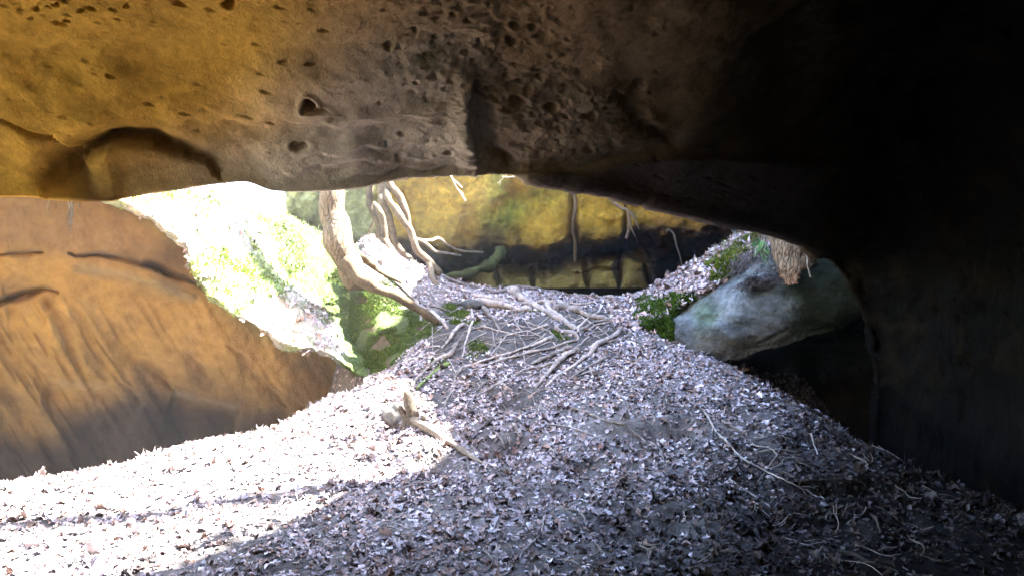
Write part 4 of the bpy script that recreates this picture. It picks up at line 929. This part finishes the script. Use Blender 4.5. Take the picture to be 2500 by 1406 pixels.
# ------------------------------------------------------------------ trees outside the cave, and unseen shrubs added to dapple the sun
def outer_tree(x, y, z0, h, rad, lean, seed, label, crown=True, n=900, cr_=1.5):
    r = np.random.default_rng(seed); base = np.array([x, y, z0], float); t = empty('tree', base); tag(t, label, 'tree', 'trees outside the cave')
    Ps = smoothline([(0, 0, -.3), (lean * .3, .05, h * .35), (lean * .7, -.05, h * .7), (lean, 0, h)], 30)
    V, Fq = tube_geo(Ps, np.linspace(rad, rad * .35, 30), 12, .1, seed); mesh('trunk', V, Fq, M_bark, np.tile((.22,.18,.13), (len(V), 1)), parent=t)
    gs = []
    tips = []
    for k in range(12):
        a = r.uniform(0, 6.28); f = r.uniform(.35, 1); p0 = Ps[int(f * 29)]; L_ = cr_ * r.uniform(.5, 1.0); q = p0 + np.array([math.cos(a), math.sin(a), r.uniform(.2, .8)]) * L_
        gs.append(tube_geo(smoothline([p0, (p0 + q) / 2 + r.normal(0, .08, 3), q], 10), np.linspace(rad * .3, .008, 10), 6, .1, k)); tips += [p0 + (q - p0) * u for u in (.5, .75, 1)]
    V, Fq = joined(gs); mesh('branches', V, Fq, M_bark, np.tile((.22,.18,.13), (len(V), 1)), parent=t)
    if crown:
        tips = np.array(tips); P = tips[r.integers(0, len(tips), n)] + r.normal(0, .28, (n, 3)); N = r.normal(0, 1, (n, 3)); N /= np.linalg.norm(N, axis=1, keepdims=True)
        o = leaves('crown', P, N, .10, np.array([(.07,.13,.03),(.10,.17,.04),(.05,.10,.02)]), seed, 0, (2,)); o.parent = t; del o['kind']
outer_tree(4.9, 6.07, 4.9, 6.5, .11, .2, 101, 'leafless slender tree standing on the edge of the right cliff', False)
for k, (y, z, n_, lab) in enumerate([(5.2, 5.1, 260, 'leafy shrub on the cliff edge nearest to the roof, added for dappled light'), (6.3, 4.5, 160, 'leafy shrub on the cliff edge beside the leafless tree, added for dappled light'), (7.1, 4.7, 260, 'leafy shrub added for dappled light in the notch of the cliff edge'), (8.1, 5.5, 260, 'leafy shrub on the cliff edge farthest from the roof, added for dappled light')]):
    rr = np.random.default_rng(500 + k); base = np.array([4.3, y, z]); t = empty('dapple_shrub', base); tag(t, lab, 'dapple_shrub', 'unseen added shrubs on the cliff edge')
    gs = []; tips = []  # unseen shrubs added to dapple the edge of the sun patch
    for m_ in range(9):
        q_ = np.array([rr.normal(-.1, .2), rr.normal(0, .35), rr.uniform(.3, .8)]); gs.append(tube_geo(smoothline([(0, 0, -.3), q_ * .5 + [0, 0, .05], q_], 8), np.linspace(.014, .004, 8), 5, .1, m_)); tips += [q_, q_ * .7]
    V, Fq = joined(gs); mesh('stems', V, Fq, M_bark, np.tile((.2,.16,.11), (len(V), 1)), parent=t)
    tips = np.array(tips); P = tips[rr.integers(0, len(tips), n_)] + rr.normal(0, .14, (n_, 3)); N = rr.normal(0, 1, (n_, 3)); N /= np.linalg.norm(N, axis=1, keepdims=True)
    o = leaves('foliage', P, N, .09, np.array([(.07,.13,.03),(.10,.17,.04)]), 510 + k, 0, (2,)); o.parent = t; del o['kind']
outer_tree(-3.3, 15.5, .4, 7, .14, .3, 102, 'slim tree in the bright gap left of the sunlit tree', True, 700)
outer_tree(-4.8, 17.5, .4, 7, .16, -.3, 103, 'distant tree at the left side of the bright gap', True, 500)
PX, PY = np.meshgrid(np.linspace(-30, 30, 90), np.linspace(10.5, 60, 70))
HZ = -.2 + .012 * (PY - 12) ** 1.2 * .5 + .25 * fbm(np.stack([PX, PY, PX * 0], -1), .3, 3, seed=120) - .8
tag(mesh('terrain', np.stack([PX, PY, HZ], -1), gridfaces(*PX.shape), M_bank, np.tile((.14,.13,.08), (PX.size, 1))), kind='structure')

# ------------------------------------------------------------------ the hazy air in the opening
hz = bpy.data.materials.new('haze'); hz.use_nodes = True; t = hz.node_tree; t.nodes.clear()
vo = t.nodes.new('ShaderNodeVolumePrincipled'); vo.inputs['Density'].default_value = 0.0013; vo.inputs['Color'].default_value = (.9, .95, 1, 1); vo.inputs['Anisotropy'].default_value = .3
mo = t.nodes.new('ShaderNodeOutputMaterial'); t.links.new(vo.outputs[0], mo.inputs['Volume'])
x0, x1, y0, y1, z0, z1 = -32, 32, -12, 62, -4, 14
V = np.array([(x, y, z) for x in (x0, x1) for y in (y0, y1) for z in (z0, z1)], float)
o = mesh('haze', V, [[0,1,3,2],[4,6,7,5],[0,4,5,1],[2,3,7,6],[0,2,6,4],[1,5,7,3]], hz, smooth=False); tag(o, kind='stuff')
